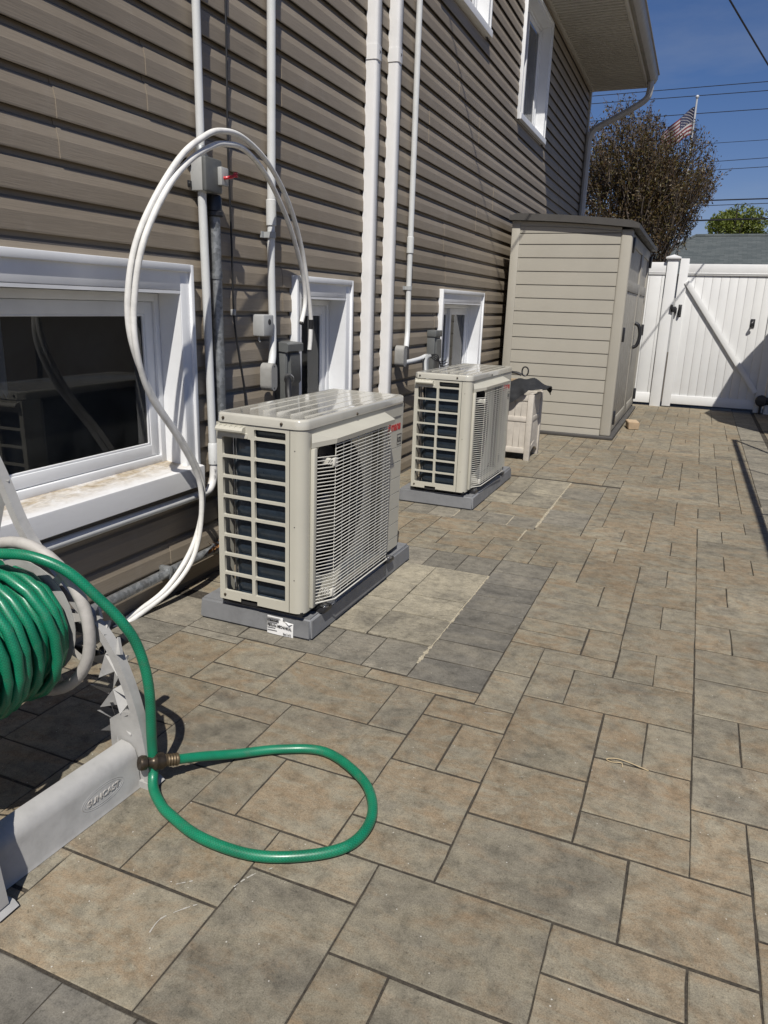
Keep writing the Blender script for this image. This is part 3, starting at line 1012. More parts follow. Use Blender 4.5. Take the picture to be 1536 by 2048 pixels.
def window(key, basement=True, curtain=None, split=True):
    y0, y1, z0, z1 = WINS[key]
    cw = 0.068 if basement else 0.055
    pr = 0.032 if basement else 0.028
    xf, xb = XW + pr, XW - 0.085
    yi0, yi1, zi0, zi1 = y0 + cw, y1 - cw, z0 + (0.085 if basement else cw), z1 - (0.105 if basement else cw)
    mb = MB()
    # casing: flat boards with a raised outer rim
    mb.rbox(XW - 0.01, xf - 0.012, y0, yi0, z0, z1, 0.003)
    mb.rbox(XW - 0.01, xf - 0.012, yi1, y1, z0, z1, 0.003)
    mb.rbox(XW - 0.01, xf - 0.0125, yi0 - 0.002, yi1 + 0.002, zi1 + 0.012, z1 - 0.0005, 0.003)
    rim = 0.017
    mb.rbox(XW - 0.012, xf, y0 - 0.002, y0 + rim, z0 + 0.002, z1 + 0.002, 0.003)
    mb.rbox(XW - 0.012, xf, y1 - rim, y1 + 0.002, z0 + 0.002, z1 + 0.002, 0.003)
    mb.rbox(XW - 0.012, xf - 0.0005, y0 + rim - 0.003, y1 - rim + 0.003, z1 - rim * 1.5, z1 + 0.0025, 0.003)
    w = mb.build('window', M['white'], house)
    # reveal lining
    mb = MB()
    mb.box(xb, xf - 0.0145, yi0 - 0.004, yi0 + 0.0025, zi0 - 0.01, zi1)
    mb.box(xb, xf - 0.0145, yi1 - 0.0025, yi1 + 0.004, zi0 - 0.01, zi1)
    mb.box(xb, xf - 0.0135, yi0 - 0.006, yi1 + 0.006, zi1, zi1 + 0.011)
    mb.build('jamb_lining', M['white'], w)
    # sloping sill
    mb = MB()
    sx = xf + (0.02 if basement else 0.012)
    mb.prism([(xb, zi0 + 0.016), (XW + 0.004, zi0 + 0.006), (sx, zi0 - 0.002), (sx + 0.001, zi0 - 0.008), (sx, z0 + 0.004), (sx - 0.006, z0), (XW - 0.012, z0), (xb, z0)],
             'y', y0 + 0.004 if basement else y0, y1 - 0.004 if basement else y1)
    mb.build('sill', M['dirty'] if key == 'a' else M['white'], w)
    # vinyl frame, sash and glass
    fx = xb
    fr = 0.032
    mb = MB()
    mb.rbox(fx - 0.05, fx + 0.004, yi0 + 0.003, yi0 + fr, zi0 + 0.012, zi1 - 0.001, 0.004)
    mb.rbox(fx - 0.05, fx + 0.004, yi1 - fr, yi1 - 0.003, zi0 + 0.012, zi1 - 0.001, 0.004)
    mb.rbox(fx - 0.05, fx + 0.0035, yi0 + fr - 0.004, yi1 - fr + 0.004, zi1 - fr, zi1 - 0.0012, 0.004)
    mb.rbox(fx - 0.05, fx + 0.0035, yi0 + fr - 0.004, yi1 - fr + 0.004, zi0 + 0.013, zi0 + 0.013 + fr, 0.004)
    mb.build('window_frame', M['white'], w)
    ya, yb, za, zb = yi0 + fr + 0.001, yi1 - fr - 0.001, zi0 + fr + 0.015, zi1 - fr - 0.001
    ym = (ya + yb) / 2
    sash = [(ya, ym + 0.02, fx - 0.038), (ym - 0.02, yb, fx - 0.016)] if split else [(ya, yb, fx - 0.016)]
    sr = 0.045 if basement else 0.038
    for a, b, x in sash:
        mb = MB()
        mb.rbox(x - 0.012, x + 0.010, a, a + sr, za, zb, 0.004)
        mb.rbox(x - 0.012, x + 0.010, b - sr, b, za, zb, 0.004)
        mb.rbox(x - 0.0115, x + 0.0095, a + sr - 0.004, b - sr + 0.004, zb - sr, zb, 0.004)
        mb.rbox(x - 0.0115, x + 0.0095, a + sr - 0.004, b - sr + 0.004, za, za + sr, 0.004)
        # glazing bead
        g_ = 0.008
        mb.rbox(x - 0.004, x + 0.006, a + sr - 0.001, a + sr + g_, za + sr, zb - sr, 0.002)
        mb.rbox(x - 0.004, x + 0.006, b - sr - g_, b - sr + 0.001, za + sr, zb - sr, 0.002)
        mb.rbox(x - 0.0045, x + 0.0055, a + sr, b - sr, za + sr - 0.001, za + sr + g_, 0.002)
        mb.rbox(x - 0.0045, x + 0.0055, a + sr, b - sr, zb - sr - g_, zb - sr + 0.001, 0.002)
        mb.build('sash', M['white'], w)
        mb = MB()
        mb.quad((x - 0.001, a + sr * 0.9, za + sr * 0.9), (x - 0.001, b - sr * 0.9, za + sr * 0.9), (x - 0.001, b - sr * 0.9, zb - sr * 0.9), (x - 0.001, a + sr * 0.9, zb - sr * 0.9))
        mb.build('pane', M['glass'], w)
    if curtain:
        ca, cb, cz0, cz1 = curtain
        mb = MB()
        n_ = 40
        prev = None
        for k_ in range(n_ + 1):
            t = k_ / n_
            y = ca + (cb - ca) * t
            x = xb - 0.11 + 0.014 * math.sin(t * 34) + 0.008 * math.sin(t * 13 + 1)
            if prev:
                mb.quad((prev[0], prev[1], cz0), (x, y, cz0 + 0.02 * math.sin(t * 5)), (x, y, cz1), (prev[0], prev[1], cz1))
            prev = (x, y)
        mb.build('curtain', M['curtain'], w)
    return w


window('a', True, (1.3, 1.72, 0.86, 1.19), False)
window('b', True, None, False)
window('c', True, (6.0, 6.2, 0.5, 1.2))
window('d', False, (5.9, 6.28, 3.25, 4.35))
window('e', False, (8.1, 8.6, 2.93, 3.5))

# eave at the far end: soffit strips, fascia, gutter, roof edge, downspout
ZS = 4.156
y = 7.98
mb = MB()
while y < YEND + 0.05:
    y1 = min(y + 0.152, YEND + 0.08)
    m_ = MB()
    m_.prism([(y, ZS + 0.004), (y + 0.004, ZS - 0.020), (y + 0.066, ZS - 0.012), (y + 0.070, ZS + 0.004), (y + 0.078, ZS + 0.004), (y + 0.082, ZS - 0.020), (y1 - 0.008, ZS - 0.012), (y1, ZS + 0.004), (y1, ZS + 0.012), (y, ZS + 0.012)],
             'x', XW - 0.01, -1.13)
    m_.build('soffit_panel', M['soffit'], house)
    y = y1
mb = MB()
mb.rbox(-1.135, -1.10, 7.97, YEND + 0.09, ZS - 0.02, ZS + 0.20, 0.004)
mb.rbox(XW - 0.012, XW + 0.035, 7.98, YEND + 0.06, ZS - 0.032, ZS - 0.006, 0.003)
mb.build('fascia', M['soffit'], house)
mb = MB()
gp = [(-1.098, ZS + 0.02), (-1.055, ZS + 0.004), (-1.015, ZS + 0.03), (-0.99, ZS + 0.075), (-0.985, ZS + 0.125), (-0.97, ZS + 0.13), (-0.97, ZS + 0.142), (-0.99, ZS + 0.142), (-1.0, ZS + 0.08), (-1.05, ZS + 0.016), (-1.098, ZS + 0.03)]
mb.prism(gp, 'y', 7.95, YEND + 0.10)
mb.prism([(-1.098, ZS + 0.02), (-1.055, ZS + 0.004), (-1.015, ZS + 0.03), (-0.99, ZS + 0.075), (-0.985, ZS + 0.14), (-1.098, ZS + 0.14)], 'y', YEND + 0.095, YEND + 0.105)
mb.build('gutter', M['gutter'], house)
mb = MB()
mb.prism([(-0.98, ZS + 0.15), (-3.2, ZS + 1.35), (-3.2, ZS + 1.41), (-0.98, ZS + 0.175)], 'y', 7.95, YEND + 0.12)
mb.build('roof', M['shingle'], house)
mb = MB()
path = smooth_path([(-1.06, YEND - 0.08, ZS + 0.02), (-1.06, YEND - 0.08, ZS - 0.10), (-1.12, YEND - 0.08, ZS - 0.22), (-1.45, YEND - 0.09, ZS - 0.40), (-1.72, YEND - 0.10, ZS - 0.53), (-1.795, YEND - 0.10, ZS - 0.66), (-1.80, YEND - 0.10, ZS - 0.85), (-1.80, YEND - 0.10, 0.3)], 6)
mb.tube(path, 0.043, 8)
mb.build('downspout', M['downspout'], house)

# ================================================================== FENCE AND GATE
FY = 10.27
fp = empty('fence_panel', (-1.2, FY, 0))
tag(fp, 'white vinyl fence panel between the resin shed and the gate post', 'fence')
x = XW + 0.01
while x < -0.50:
    x1 = min(x + 0.145, -0.495)
    mb = MB()
    mb.rbox(x + 0.0012, x1 - 0.0012, FY + 0.012, FY + 0.034, 0.06, 1.70, 0.003)
    mb.build('picket', M['fence'], fp)
    x = x1
mb = MB()
mb.rbox(XW + 0.01, -0.494, FY, FY + 0.045, 1.64, 1.79, 0.006)
mb.rbox(XW + 0.01, -0.494, FY - 0.004, FY + 0.045, 1.665, 1.672, 0.002)
mb.build('top_rail', M['fence'], fp)
mb = MB()
mb.rbox(XW + 0.01, -0.494, FY, FY + 0.045, 0.035, 0.165, 0.006)
mb.build('bottom_rail', M['fence'], fp)

post = empty('gate_post', (-0.42, FY, 0))
tag(post, 'square white vinyl gate post with a flat pyramid cap', 'post')
mb = MB()
mb.rbox(-0.489, -0.358, FY - 0.03, FY + 0.10, -0.05, 1.83, 0.008)
mb.build('shaft', M['fence'], post)
mb = MB()
mb.rbox(-0.512, -0.332, FY - 0.055, FY + 0.125, 1.828, 1.852, 0.005)
mb.rbox(-0.500, -0.344, FY - 0.043, FY + 0.113, 1.815, 1.83, 0.004)
b_ = [(-0.512, FY - 0.055, 1.850), (-0.332, FY - 0.055, 1.850), (-0.332, FY + 0.125, 1.850), (-0.512, FY + 0.125, 1.850)]
ap = (-0.422, FY + 0.035, 1.885)
for i in range(4):
    mb.quad(b_[i], b_[(i + 1) % 4], ap)
mb.build('cap', M['fence'], post)

gate = empty('gate', (0.3, FY, 0))
tag(gate, 'tall white vinyl tongue-and-groove gate with one diagonal brace', 'gate')
for nm, a, b in (('stile', -0.338, -0.234), ('stile', 0.742, 0.846)):
    mb = MB()
    mb.rbox(a, b, FY - 0.012, FY + 0.055, 0.01, 1.835, 0.006)
    mb.build(nm, M['fence'], gate)
x = -0.2365
while x < 0.7445:
    x1 = min(x + 0.0982, 0.7445)
    mb = MB()
    mb.rbox(x + 0.001, x1 - 0.001, FY + 0.014, FY + 0.032, 0.10, 1.70, 0.003)
    mb.build('picket', M['fence'], gate)
    x = x1
mb = MB()
mb.rbox(-0.2365, 0.7445, FY - 0.004, FY + 0.05, 1.637, 1.773, 0.006)
mb.rbox(-0.2365, 0.7445, FY - 0.009, FY + 0.05, 1.655, 1.668, 0.003)
mb.build('top_rail', M['fence'], gate)
mb = MB()
mb.rbox(-0.2365, 0.7445, FY - 0.004, FY + 0.05, 0.045, 0.158, 0.006)
mb.build('bottom_rail', M['fence'], gate)
mb = MB()
bm = bmesh.new()
bmesh.ops.create_cube(bm, size=1)
bmesh.ops.bevel(bm, geom=list(bm.edges), offset=0.02, segments=1, affect='EDGES')
p, q = Vector((-0.235, FY - 0.008, 1.56)), Vector((0.735, FY - 0.008, 0.255))
L_ = (q - p).length
ang = math.atan2(q.z - p.z, q.x - p.x)
mt = Matrix.Translation((p + q) / 2) @ Matrix.Rotation(-ang, 4, 'Y') @ Matrix.Diagonal((L_, 0.034, 0.062, 1))
bmesh.ops.transform(bm, matrix=mt, verts=bm.verts)
mb.bm(bm, False)
mb.build('brace', M['fence'], gate)
mb = MB()
mb.rbox(-0.375, -0.315, FY - 0.055, FY - 0.012, 1.19, 1.26, 0.006)
mb.rbox(-0.385, -0.355, FY - 0.075, FY - 0.03, 1.225, 1.285, 0.006)
mb.rbox(-0.335, -0.305, FY - 0.06, FY - 0.012, 1.175, 1.245, 0.006)
mb.build('latch', M['blackhw'], gate)
mb = MB()
mb.tube(smooth_path([(-0.27, FY - 0.01, 1.27), (-0.268, FY - 0.05, 1.255), (-0.272, FY - 0.055, 1.21), (-0.276, FY - 0.05, 1.165), (-0.278, FY - 0.01, 1.15)], 5), 0.014, 8)
mb.rbox(-0.292, -0.25, FY - 0.016, FY - 0.010, 1.135, 1.285, 0.002)
mb.build('handle', M['blackhw'], gate)
mb = MB()
mb.tube(smooth_path([(0.585, FY + 0.01, 1.115), (0.575, FY - 0.05, 1.10), (0.56, FY - 0.055, 1.06), (0.585, FY - 0.03, 1.045)], 5), 0.012, 8)
mb.rbox(0.555, 0.605, FY + 0.0, FY + 0.013, 1.04, 1.14, 0.003)
mb.build('hook', M['blackhw'], gate)
mb = MB()
mb.lathe([(0.001, 0), (0.055, 0.002), (0.07, 0.02), (0.07, 0.05), (0.055, 0.065), (0.001, 0.067)], (0.815, FY - 0.085, 0.165), (0, 1, 0), 16)
mb.cyl((0.815, FY - 0.05, 0.15), (0.815, FY - 0.05, -0.02), 0.016)
mb.rbox(0.79, 0.93, FY - 0.06, FY - 0.012, 0.12, 0.21, 0.01)
mb.build('drop_bolt', M['blackhw'], gate)
rp_ = empty('gate_hinge_post', (0.92, FY, 0))
tag(rp_, 'white vinyl post on the hinge side of the gate', 'post')
mb = MB()
mb.rbox(0.86, 0.99, FY - 0.03, FY + 0.10, -0.05, 1.83, 0.008)
mb.build('shaft', M['fence'], rp_)
mb = MB()
mb.rbox(0.835, 1.015, FY - 0.055, FY + 0.125, 1.828, 1.852, 0.005)
mb.build('cap', M['fence'], rp_)
fp2 = empty('fence_panel', (2.1, FY, 0))
tag(fp2, 'white vinyl fence panel beyond the hinge side of the gate', 'fence')
x = 0.992
while x < 3.3:
    mb = MB()
    mb.rbox(x + 0.0012, x + 0.1438, FY + 0.012, FY + 0.034, 0.06, 1.70, 0.003)
    mb.build('picket', M['fence'], fp2)
    x += 0.145
for nm, a, b in (('top_rail', 1.64, 1.79), ('bottom_rail', 0.035, 0.165)):
    mb = MB()
    mb.rbox(0.992, 3.3, FY, FY + 0.045, a, b, 0.006)
    mb.build(nm, M['fence'], fp2)

# ================================================================== SHED
SX0, SX1, SY0, SY1 = -1.742, -0.655, 7.155, 9.80
shed = empty('storage_shed', (-1.2, SY0, 0))
tag(shed, 'tall beige resin storage shed with dark curved roof by the wall', 'shed')
mb = MB()
mb.rbox(SX0 + 0.02, SX1 + 0.03, SY0 - 0.02, SY1, 0.002, 0.035, 0.008)
mb.build('base', M['shed_roof'], shed)


def roof_z(x):
    t = (x - SX0) / (SX1 - SX0)
    return 1.962 - 0.045 * t * t - 0.028 * t


mb = MB()
mb.rbox(SX0, SX0 + 0.078, SY0, SY0 + 0.05, 0.03, roof_z(SX0) - 0.005, 0.006)
mb.rbox(SX1 - 0.102, SX1, SY0 - 0.002, SY0 + 0.09, 0.03, roof_z(SX1) - 0.012, 0.018, 3)
mb.build('corner_post', M['shed'], shed)
zs = [0.03, 0.098, 0.206, 0.322, 0.438, 0.556, 0.676, 0.796, 0.916, 1.036, 1.156, 1.276, 1.396, 1.516, 1.636, 1.753, 1.845]
for a, b in zip(zs, zs[1:]):
    mb = MB()
    mb.prism([(SY0 + 0.0065, a), (SY0 + 0.0065, a + 0.002), (SY0 + 0.0125, b - 0.004), (SY0 + 0.022, b + 0.001), (SY0 + 0.03, b + 0.001), (SY0 + 0.03, a - 0.002), (SY0 + 0.016, a - 0.002)], 'x', SX0 + 0.077, SX1 - 0.1)
    mb.build('wall_board', M['shed'], shed)
# arched header board under the roof
n_ = 14
mb = MB()
lo = [(SX0 + 0.077 + (SX1 - SX0 - 0.177) * k_ / n_, 1.848) for k_ in range(n_ + 1)]
hi = [(x, roof_z(x) - 0.008) for x, _ in lo]
for k_ in range(n_):
    mb.quad((lo[k_][0], SY0 + 0.010, 1.849), (lo[k_ + 1][0], SY0 + 0.010, 1.849), (lo[k_ + 1][0], SY0 + 0.010, hi[k_ + 1][1]), (lo[k_][0], SY0 + 0.010, hi[k_][1]))
    t0, t1 = k_ / n_, (k_ + 1) / n_
    za, zb = 1.905 - 0.05 * t0 ** 1.8, 1.905 - 0.05 * t1 ** 1.8
    mb.quad((lo[k_][0], SY0 + 0.004, za), (lo[k_ + 1][0], SY0 + 0.004, zb), (lo[k_ + 1][0], SY0 + 0.0105, zb + 0.007), (lo[k_][0], SY0 + 0.0105, za + 0.007))
    mb.quad((lo[k_][0], SY0 + 0.004, za), (lo[k_ + 1][0], SY0 + 0.004, zb), (lo[k_ + 1][0], SY0 + 0.0105, zb - 0.001), (lo[k_][0], SY0 + 0.0105, za - 0.001))
mb.build('header_board', M['shed'], shed)
mb = MB()
mb.box(SX0 + 0.01, SX0 + 0.02, SY0 + 0.03, SY1, 0.03, 1.93)
mb.box(SX0 + 0.01, SX1 - 0.01, SY1 - 0.02, SY1 - 0.005, 0.03, 1.9)
mb.quad((SX0 + 0.01, SY0 + 0.032, 0.03), (SX1 - 0.02, SY0 + 0.032, 0.03), (SX1 - 0.02, SY0 + 0.032, 1.88), (SX0 + 0.01, SY0 + 0.032, 1.88))
mb.build('back_wall', M['shed'], shed)
# roof: shallow arch with dark edge
mb = MB()
n_ = 16
top, bot = [], []
for k_ in range(n_ + 1):
    x = SX0 - 0.02 + (SX1 + 0.05 - SX0 + 0.02) * k_ / n_
    top.append((x, roof_z(x) + 0.055 - (0.02 if k_ in (0, n_) else 0)))
    bot.append((x, roof_z(x) - 0.004))
mb.prism(top + bot[::-1], 'y', SY0 - 0.045, SY1 + 0.04, True)
mb.build('roof', M['shed_roof'], shed)
# two doors on the long side, each with an upper panel and fluted lower panel
ym = 8.72
for a, b in ((SY0 + 0.09, ym - 0.004), (ym + 0.004, SY1 - 0.06)):
    mb = MB()
    xs = SX1 - 0.012
    fw_ = 0.10
    mb.rbox(xs - 0.03, xs, a, a + fw_, 0.05, 1.865, 0.006)
    mb.rbox(xs - 0.03, xs, b - fw_, b, 0.05, 1.865, 0.006)
    mb.rbox(xs - 0.03, xs - 0.0006, a + fw_ - 0.004, b - fw_ + 0.004, 1.76, 1.865, 0.006)
    mb.rbox(xs - 0.03, xs - 0.0006, a + fw_ - 0.004, b - fw_ + 0.004, 1.36, 1.46, 0.006)
    mb.rbox(xs - 0.03, xs - 0.0006, a + fw_ - 0.004, b - fw_ + 0.004, 0.05, 0.16, 0.006)
    d = mb.build('door', M['shed_door'], shed)
    mb = MB()
    mb.box(xs - 0.03, xs - 0.016, a + fw_, b - fw_, 1.46, 1.76)
    mb.build('upper_panel', M['shed_door'], d)
    mb = MB()
    y = a + fw_
    nf = 6
    st = (b - a - 2 * fw_) / nf
    for k_ in range(nf):
        mb.rbox(xs - 0.03, xs - 0.008, y + 0.012, y + st - 0.012, 0.16, 1.36, 0.008)
        mb.box(xs - 0.03, xs - 0.02, y, y + st, 0.16, 1.36)
        y += st
    mb.build('fluted_panel', M['shed_door'], d)
    ha = a + 0.01 if a < 8 else b - 0.07
    for hz in (0.20, 0.97, 1.75):
        mb = MB()
        mb.rbox(xs - 0.006, xs + 0.030, ha - 0.016, ha + 0.05, hz - 0.065, hz + 0.065, 0.004)
        mb.build('hinge', M['blackhw'], d)
mb = MB()
mb.tube(smooth_path([(SX1 - 0.01, ym - 0.09, 1.06), (SX1 + 0.035, ym - 0.085, 1.03), (SX1 + 0.055, ym - 0.08, 0.93), (SX1 + 0.035, ym - 0.085, 0.83), (SX1 - 0.01, ym - 0.09, 0.80)], 6), 0.019, 10)
mb.build('pull_handle', M['blackhw'], shed)

# tan block lying by the shed door
mb = MB()
bm = bmesh.new()
bmesh.ops.create_cube(bm, size=1)
for v in bm.verts:
    k_ = 1.0 if v.co.z > 0 else 0.86
    v.co = (v.co.x * 0.115 * k_, v.co.y * 0.24 * k_, v.co.z * 0.075)
bmesh.ops.bevel(bm, geom=list(bm.edges), offset=0.005, segments=2, affect='EDGES')
mb.bm(bm, False)
blk = mb.build('concrete_block', M['brick'])
blk.location = (-0.525, 8.06, 0.04)
blk.rotation_euler = (0, 0, 0.22)
tag(blk, 'tan concrete paver block lying on the patio by the shed doors', 'block')

# ================================================================== BEYOND THE FENCE
nh = empty('neighbour_house', (3.5, 30, 0))
tag(nh, 'low house with grey shingle hip roof behind the white gate', 'house')
mb = MB()
mb.box(-2.2, 11.5, 27.0, 34.5, -0.1, 2.55)
mb.build('wall', plain('neighbour_siding', (0.4, 0.4, 0.38), 0.7), nh)
mb = MB()
e = [(-2.7, 26.5, 2.42), (12.0, 26.5, 2.42), (12.0, 35.0, 2.42), (-2.7, 35.0, 2.42)]
ra, rb = (-0.62, 30.6, 3.93), (9.9, 30.6, 3.93)
mb.quad(e[0], e[1], rb, ra).quad(e[2], e[3], ra, rb).quad(e[3], e[0], ra).quad(e[1], e[2], rb)
rf = mb.build('roof', M['shingle'], nh)
mb = MB()
mb.cyl(ra, rb, 0.07, n=8)
mb.cyl(e[0], ra, 0.06, n=8)
mb.build('ridge_cap', M['shingle'], rf)


def leaves(pts, size, mat, name, parent, rgn, flat=0.0):
    """many small bent leaf faces as one crown"""
    v, f, rv = [], [], []
    for p in pts:
        s = size * rgn.uniform(0.6, 1.35)
        a = Vector((rgn.gauss(0, 1), rgn.gauss(0, 1), rgn.gauss(0, 1) + flat)).normalized()
        b = a.orthogonal().normalized()
        q = rgn.uniform(0, 6.283)
        c = (b * math.cos(q) + a.cross(b) * math.sin(q))
        d = a.cross(c)
        i = len(v)
        o_ = Vector(p)
        v += [tuple(o_ - c * s), tuple(o_ + d * s * 0.42 + a * s * 0.12), tuple(o_ + c * s), tuple(o_ - d * s * 0.42 + a * s * 0.12)]
        f.append((i, i + 1, i + 2, i + 3))
        rv.append(min(1, max(0, rgn.gauss(0.5, 0.25))))
    me = bpy.data.meshes.new(name)
    me.from_pydata(v, [], f)
    at_ = me.attributes.new('rnd', 'FLOAT', 'FACE')
    at_.data.foreach_set('value', rv)
    me.materials.append(mat)
    org = ORG[parent.name]
    me.transform(Matrix.Translation(-org))
    return link(name, me, parent)


# bronze-leaved tree: many upright stems fanning from low down
trg = random.Random(3)
tree = empty('purple_leaf_tree', (-1.25, 16.2, 0))
tag(tree, 'dense bronze-leaved tree rising above the shed and fence', 'tree')
mb = MB()
tips = []
CX, CY, CZ = -1.22, 16.2, 3.35


OUTL = [(-3.3, 4.3), (-2.72, 4.61), (-2.5, 4.78), (-2.24, 4.98), (-1.95, 4.91), (-1.81, 5.06), (-1.55, 5.04), (-1.38, 4.76), (-1.08, 4.51), (-0.71, 4.42), (-0.5, 4.43), (-0.28, 4.15), (-0.03, 3.71), (-0.04, 3.4), (-0.15, 3.19), (-0.29, 2.92), (-0.46, 2.56), (-0.68, 2.1), (-0.9, 1.5), (-2.3, 1.5), (-3.1, 2.3), (-3.4, 3.3)]


def inside(p, sh=0.0):
    """crown volume: lopsided outline, rounded in depth"""
    dy = (p.y - CY) / 1.45
    if abs(dy) >= 1:
        return False
    k = math.sqrt(1 - dy * dy) * (1 - sh)
    x = CX + (p.x - CX) / max(k, 0.05)
    z = 3.2 + (p.z - 3.2) / max(0.25 + 0.75 * k, 0.05)
    c = False
    n = len(OUTL)
    for i in range(n):
        (x0, z0), (x1, z1) = OUTL[i], OUTL[(i + 1) % n]
        if (z0 > z) != (z1 > z) and x < (x1 - x0) * (z - z0) / (z1 - z0) + x0:
            c = not c
    return c


def grow(p, d, ln, r, lev):
    q = p
    pts = [p]
    n_ = 4
    for k_ in range(n_):
        d = (d + Vector((trg.gauss(0, 0.10), trg.gauss(0, 0.10), trg.gauss(0.04, 0.05)))).normalized()
        q = q + d * (ln / n_)
        pts.append(q)
    if lev and not inside(pts[-1]) and pts[-1].z > 1.7:
        return
    mb.tube(pts, r, 6 if lev < 2 else 4, False, [r * (1 - 0.55 * k_ / n_) for k_ in range(n_ + 1)])
    if lev >= 4:
        tips.append(pts)
        return
    if lev >= 3:
        tips.append(pts)
    for k_ in range({0: 5, 1: 4, 2: 4, 3: 3}[lev]):
        s = trg.randint(2, n_)
        nd = (d + Vector((trg.gauss(0, 0.42), trg.gauss(0, 0.42), trg.gauss(0.12, 0.25)))).normalized()
        if inside(pts[s] + nd * ln * 0.5) or lev < 1:
            grow(pts[s], nd, ln * trg.uniform(0.58, 0.8), r * 0.52, lev + 1)


for k_ in range(9):
    a = 6.283 * k_ / 9 + trg.uniform(-0.2, 0.2)
    grow(Vector((CX + 0.12 * math.cos(a), CY + 0.12 * math.sin(a), 0)), Vector((0.30 * math.cos(a) - 0.05, 0.40 * math.sin(a), 1)).normalized(), 2.0, 0.055, 0)
lp = []
for pts in tips:
    for k_ in range(30):
        s = trg.uniform(0.3, 1.12)
        i = min(len(pts) - 2, int(s * (len(pts) - 1)))
        t = s * (len(pts) - 1) - i
        p = pts[i].lerp(pts[i + 1], t) + Vector((trg.gauss(0, 0.045), trg.gauss(0, 0.045), trg.gauss(0, 0.05)))
        if inside(p) or trg.random() < 0.12:
            lp.append(p)
nt_ = 0
while nt_ < 1900:                                   # twigs filling the crown, thinner low on the left
    p = Vector((trg.uniform(-3.4, 0.0), CY + trg.uniform(-1.4, 1.4), trg.uniform(1.6, 5.05)))
    if not inside(p):
        continue
    if p.z < 3.4 and p.x < -1.5 and trg.random() < 0.72:
        continue
    if math.sin(p.x * 5.3 + p.z * 2.1) * math.sin(p.z * 4.7 - p.y * 3.0 + p.x * 2) < -0.30:
        continue
    nt_ += 1
    d = Vector((0.35 * (p.x - CX) + trg.gauss(0, 0.25), 0.35 * (p.y - CY) + trg.gauss(0, 0.25), 0.9 + trg.gauss(0, 0.2))).normalized()
    ln = trg.uniform(0.18, 0.55)
    mb.tube([p - d * ln * 0.5, p + d * ln * 0.5], 0.005, 3, False, [0.007, 0.003])
    for k_ in range(15):
        lp.append(p + d * ln * trg.uniform(-0.5, 0.62) + Vector((trg.gauss(0, 0.03), trg.gauss(0, 0.03), trg.gauss(0, 0.03))))
mb.build('trunk', M['bark'], tree)
trg.shuffle(lp)
leaves(lp[:46000], 0.029, M['leaf_red'], 'crown', tree, trg)

gt = empty('green_tree', (0.85, 44, 0))
tag(gt, 'small rounded yellow-green tree behind the grey shingle roof', 'tree')
mb = MB()
mb.cyl((0.85, 44, 0), (0.85, 44, 3.6), 0.22, 0.13)
lp = []
for k_ in range(11):
    a = trg.uniform(0, 6.283)
    q = Vector((0.85 + 1.2 * math.cos(a) * trg.random(), 44 + 1.2 * math.sin(a), 5.5 + trg.uniform(-0.5, 1.0)))
    mb.cyl((0.85, 44, 3.4), q, 0.08, 0.02, n=6)
for k_ in range(16):
    th = trg.uniform(0, 6.283)
    rr = trg.uniform(0.2, 1.15)
    c = Vector((0.85 + rr * math.cos(th) * 1.0, 44 + rr * math.sin(th), 5.65 + trg.uniform(-1.3, 0.85) * (1 - rr * 0.45)))
    s = trg.uniform(0.5, 0.8)
    for n_ in range(420):
        g = Vector((trg.gauss(0, 1), trg.gauss(0, 1), trg.gauss(0, 1))).normalized() * (s * trg.random() ** 0.4)
        lp.append(c + g)
mb.build('trunk', M['bark'], gt)
leaves(lp, 0.085, M['leaf_green'], 'crown', gt, trg)

# flag on its pole
flag = empty('flag_pole', (-1.28, 33, 0))
tag(flag, 'tall white flag pole with a small ball on top behind the bronze tree', 'flag pole')
mb = MB()
mb.cyl((-1.28, 33, 0), (-1.28, 33, 9.05), 0.055, 0.035, 10)
mb.build('shaft', M['pole'], flag)
mb = MB()
mb.lathe([(0.001, -0.07), (0.05, -0.05), (0.07, 0), (0.05, 0.05), (0.001, 0.07)], (-1.28, 33, 9.10), (0, 0, 1), 12)
mb.build('finial', M['pole'], flag)
fl = empty('flag', (-1.32, 33, 8.5))
tag(fl, 'red, white and blue striped flag drooping from the white pole', 'flag')
NU, NV = 26, 13


def fpt(u, v):
    x = -1.32 - u * 1.08
    z = 8.78 - u * 0.78 - u * u * 0.12 - v * 0.98 * (1 - 0.25 * u)
    y = 33 + 0.16 * math.sin(u * 8.5 + v * 1.8) * (0.3 + u)
    return (x + 0.05 * v * math.sin(u * 6), y, z + 0.05 * math.sin(u * 9))


parts = {'stripe_red': MB(), 'stripe_white': MB(), 'canton': MB()}
for i in range(NU):
    for j in range(NV):
        q = [fpt(i / NU, j / NV), fpt((i + 1) / NU, j / NV), fpt((i + 1) / NU, (j + 1) / NV), fpt(i / NU, (j + 1) / NV)]
        if i < NU * 0.42 and j < 7:
            parts['canton'].quad(*q)
        else:
            parts['stripe_white' if j % 2 else 'stripe_red'].quad(*q)
for nm, mt_ in (('stripe_red', 'flag_r'), ('stripe_white', 'flag_w'), ('canton', 'flag_b')):
    c_ = parts[nm].build(nm, M[mt_], fl)
mb = MB()
for i in range(9):
    for j in range(5 if i % 2 == 0 else 4):
        u, v = (i + 1) / 10 * 0.42, (j * 2 + 1 + i % 2) / 10 * 7 / 13
        c = Vector(fpt(u, v)) + Vector((0, -0.012, 0))
        s = 0.022
        mb.quad(c + Vector((-s, 0, 0)), c + Vector((0, 0, -s)), c + Vector((s, 0, 0)), c + Vector((0, 0, s)))
mb.build('stars', M['flag_w'], c_)

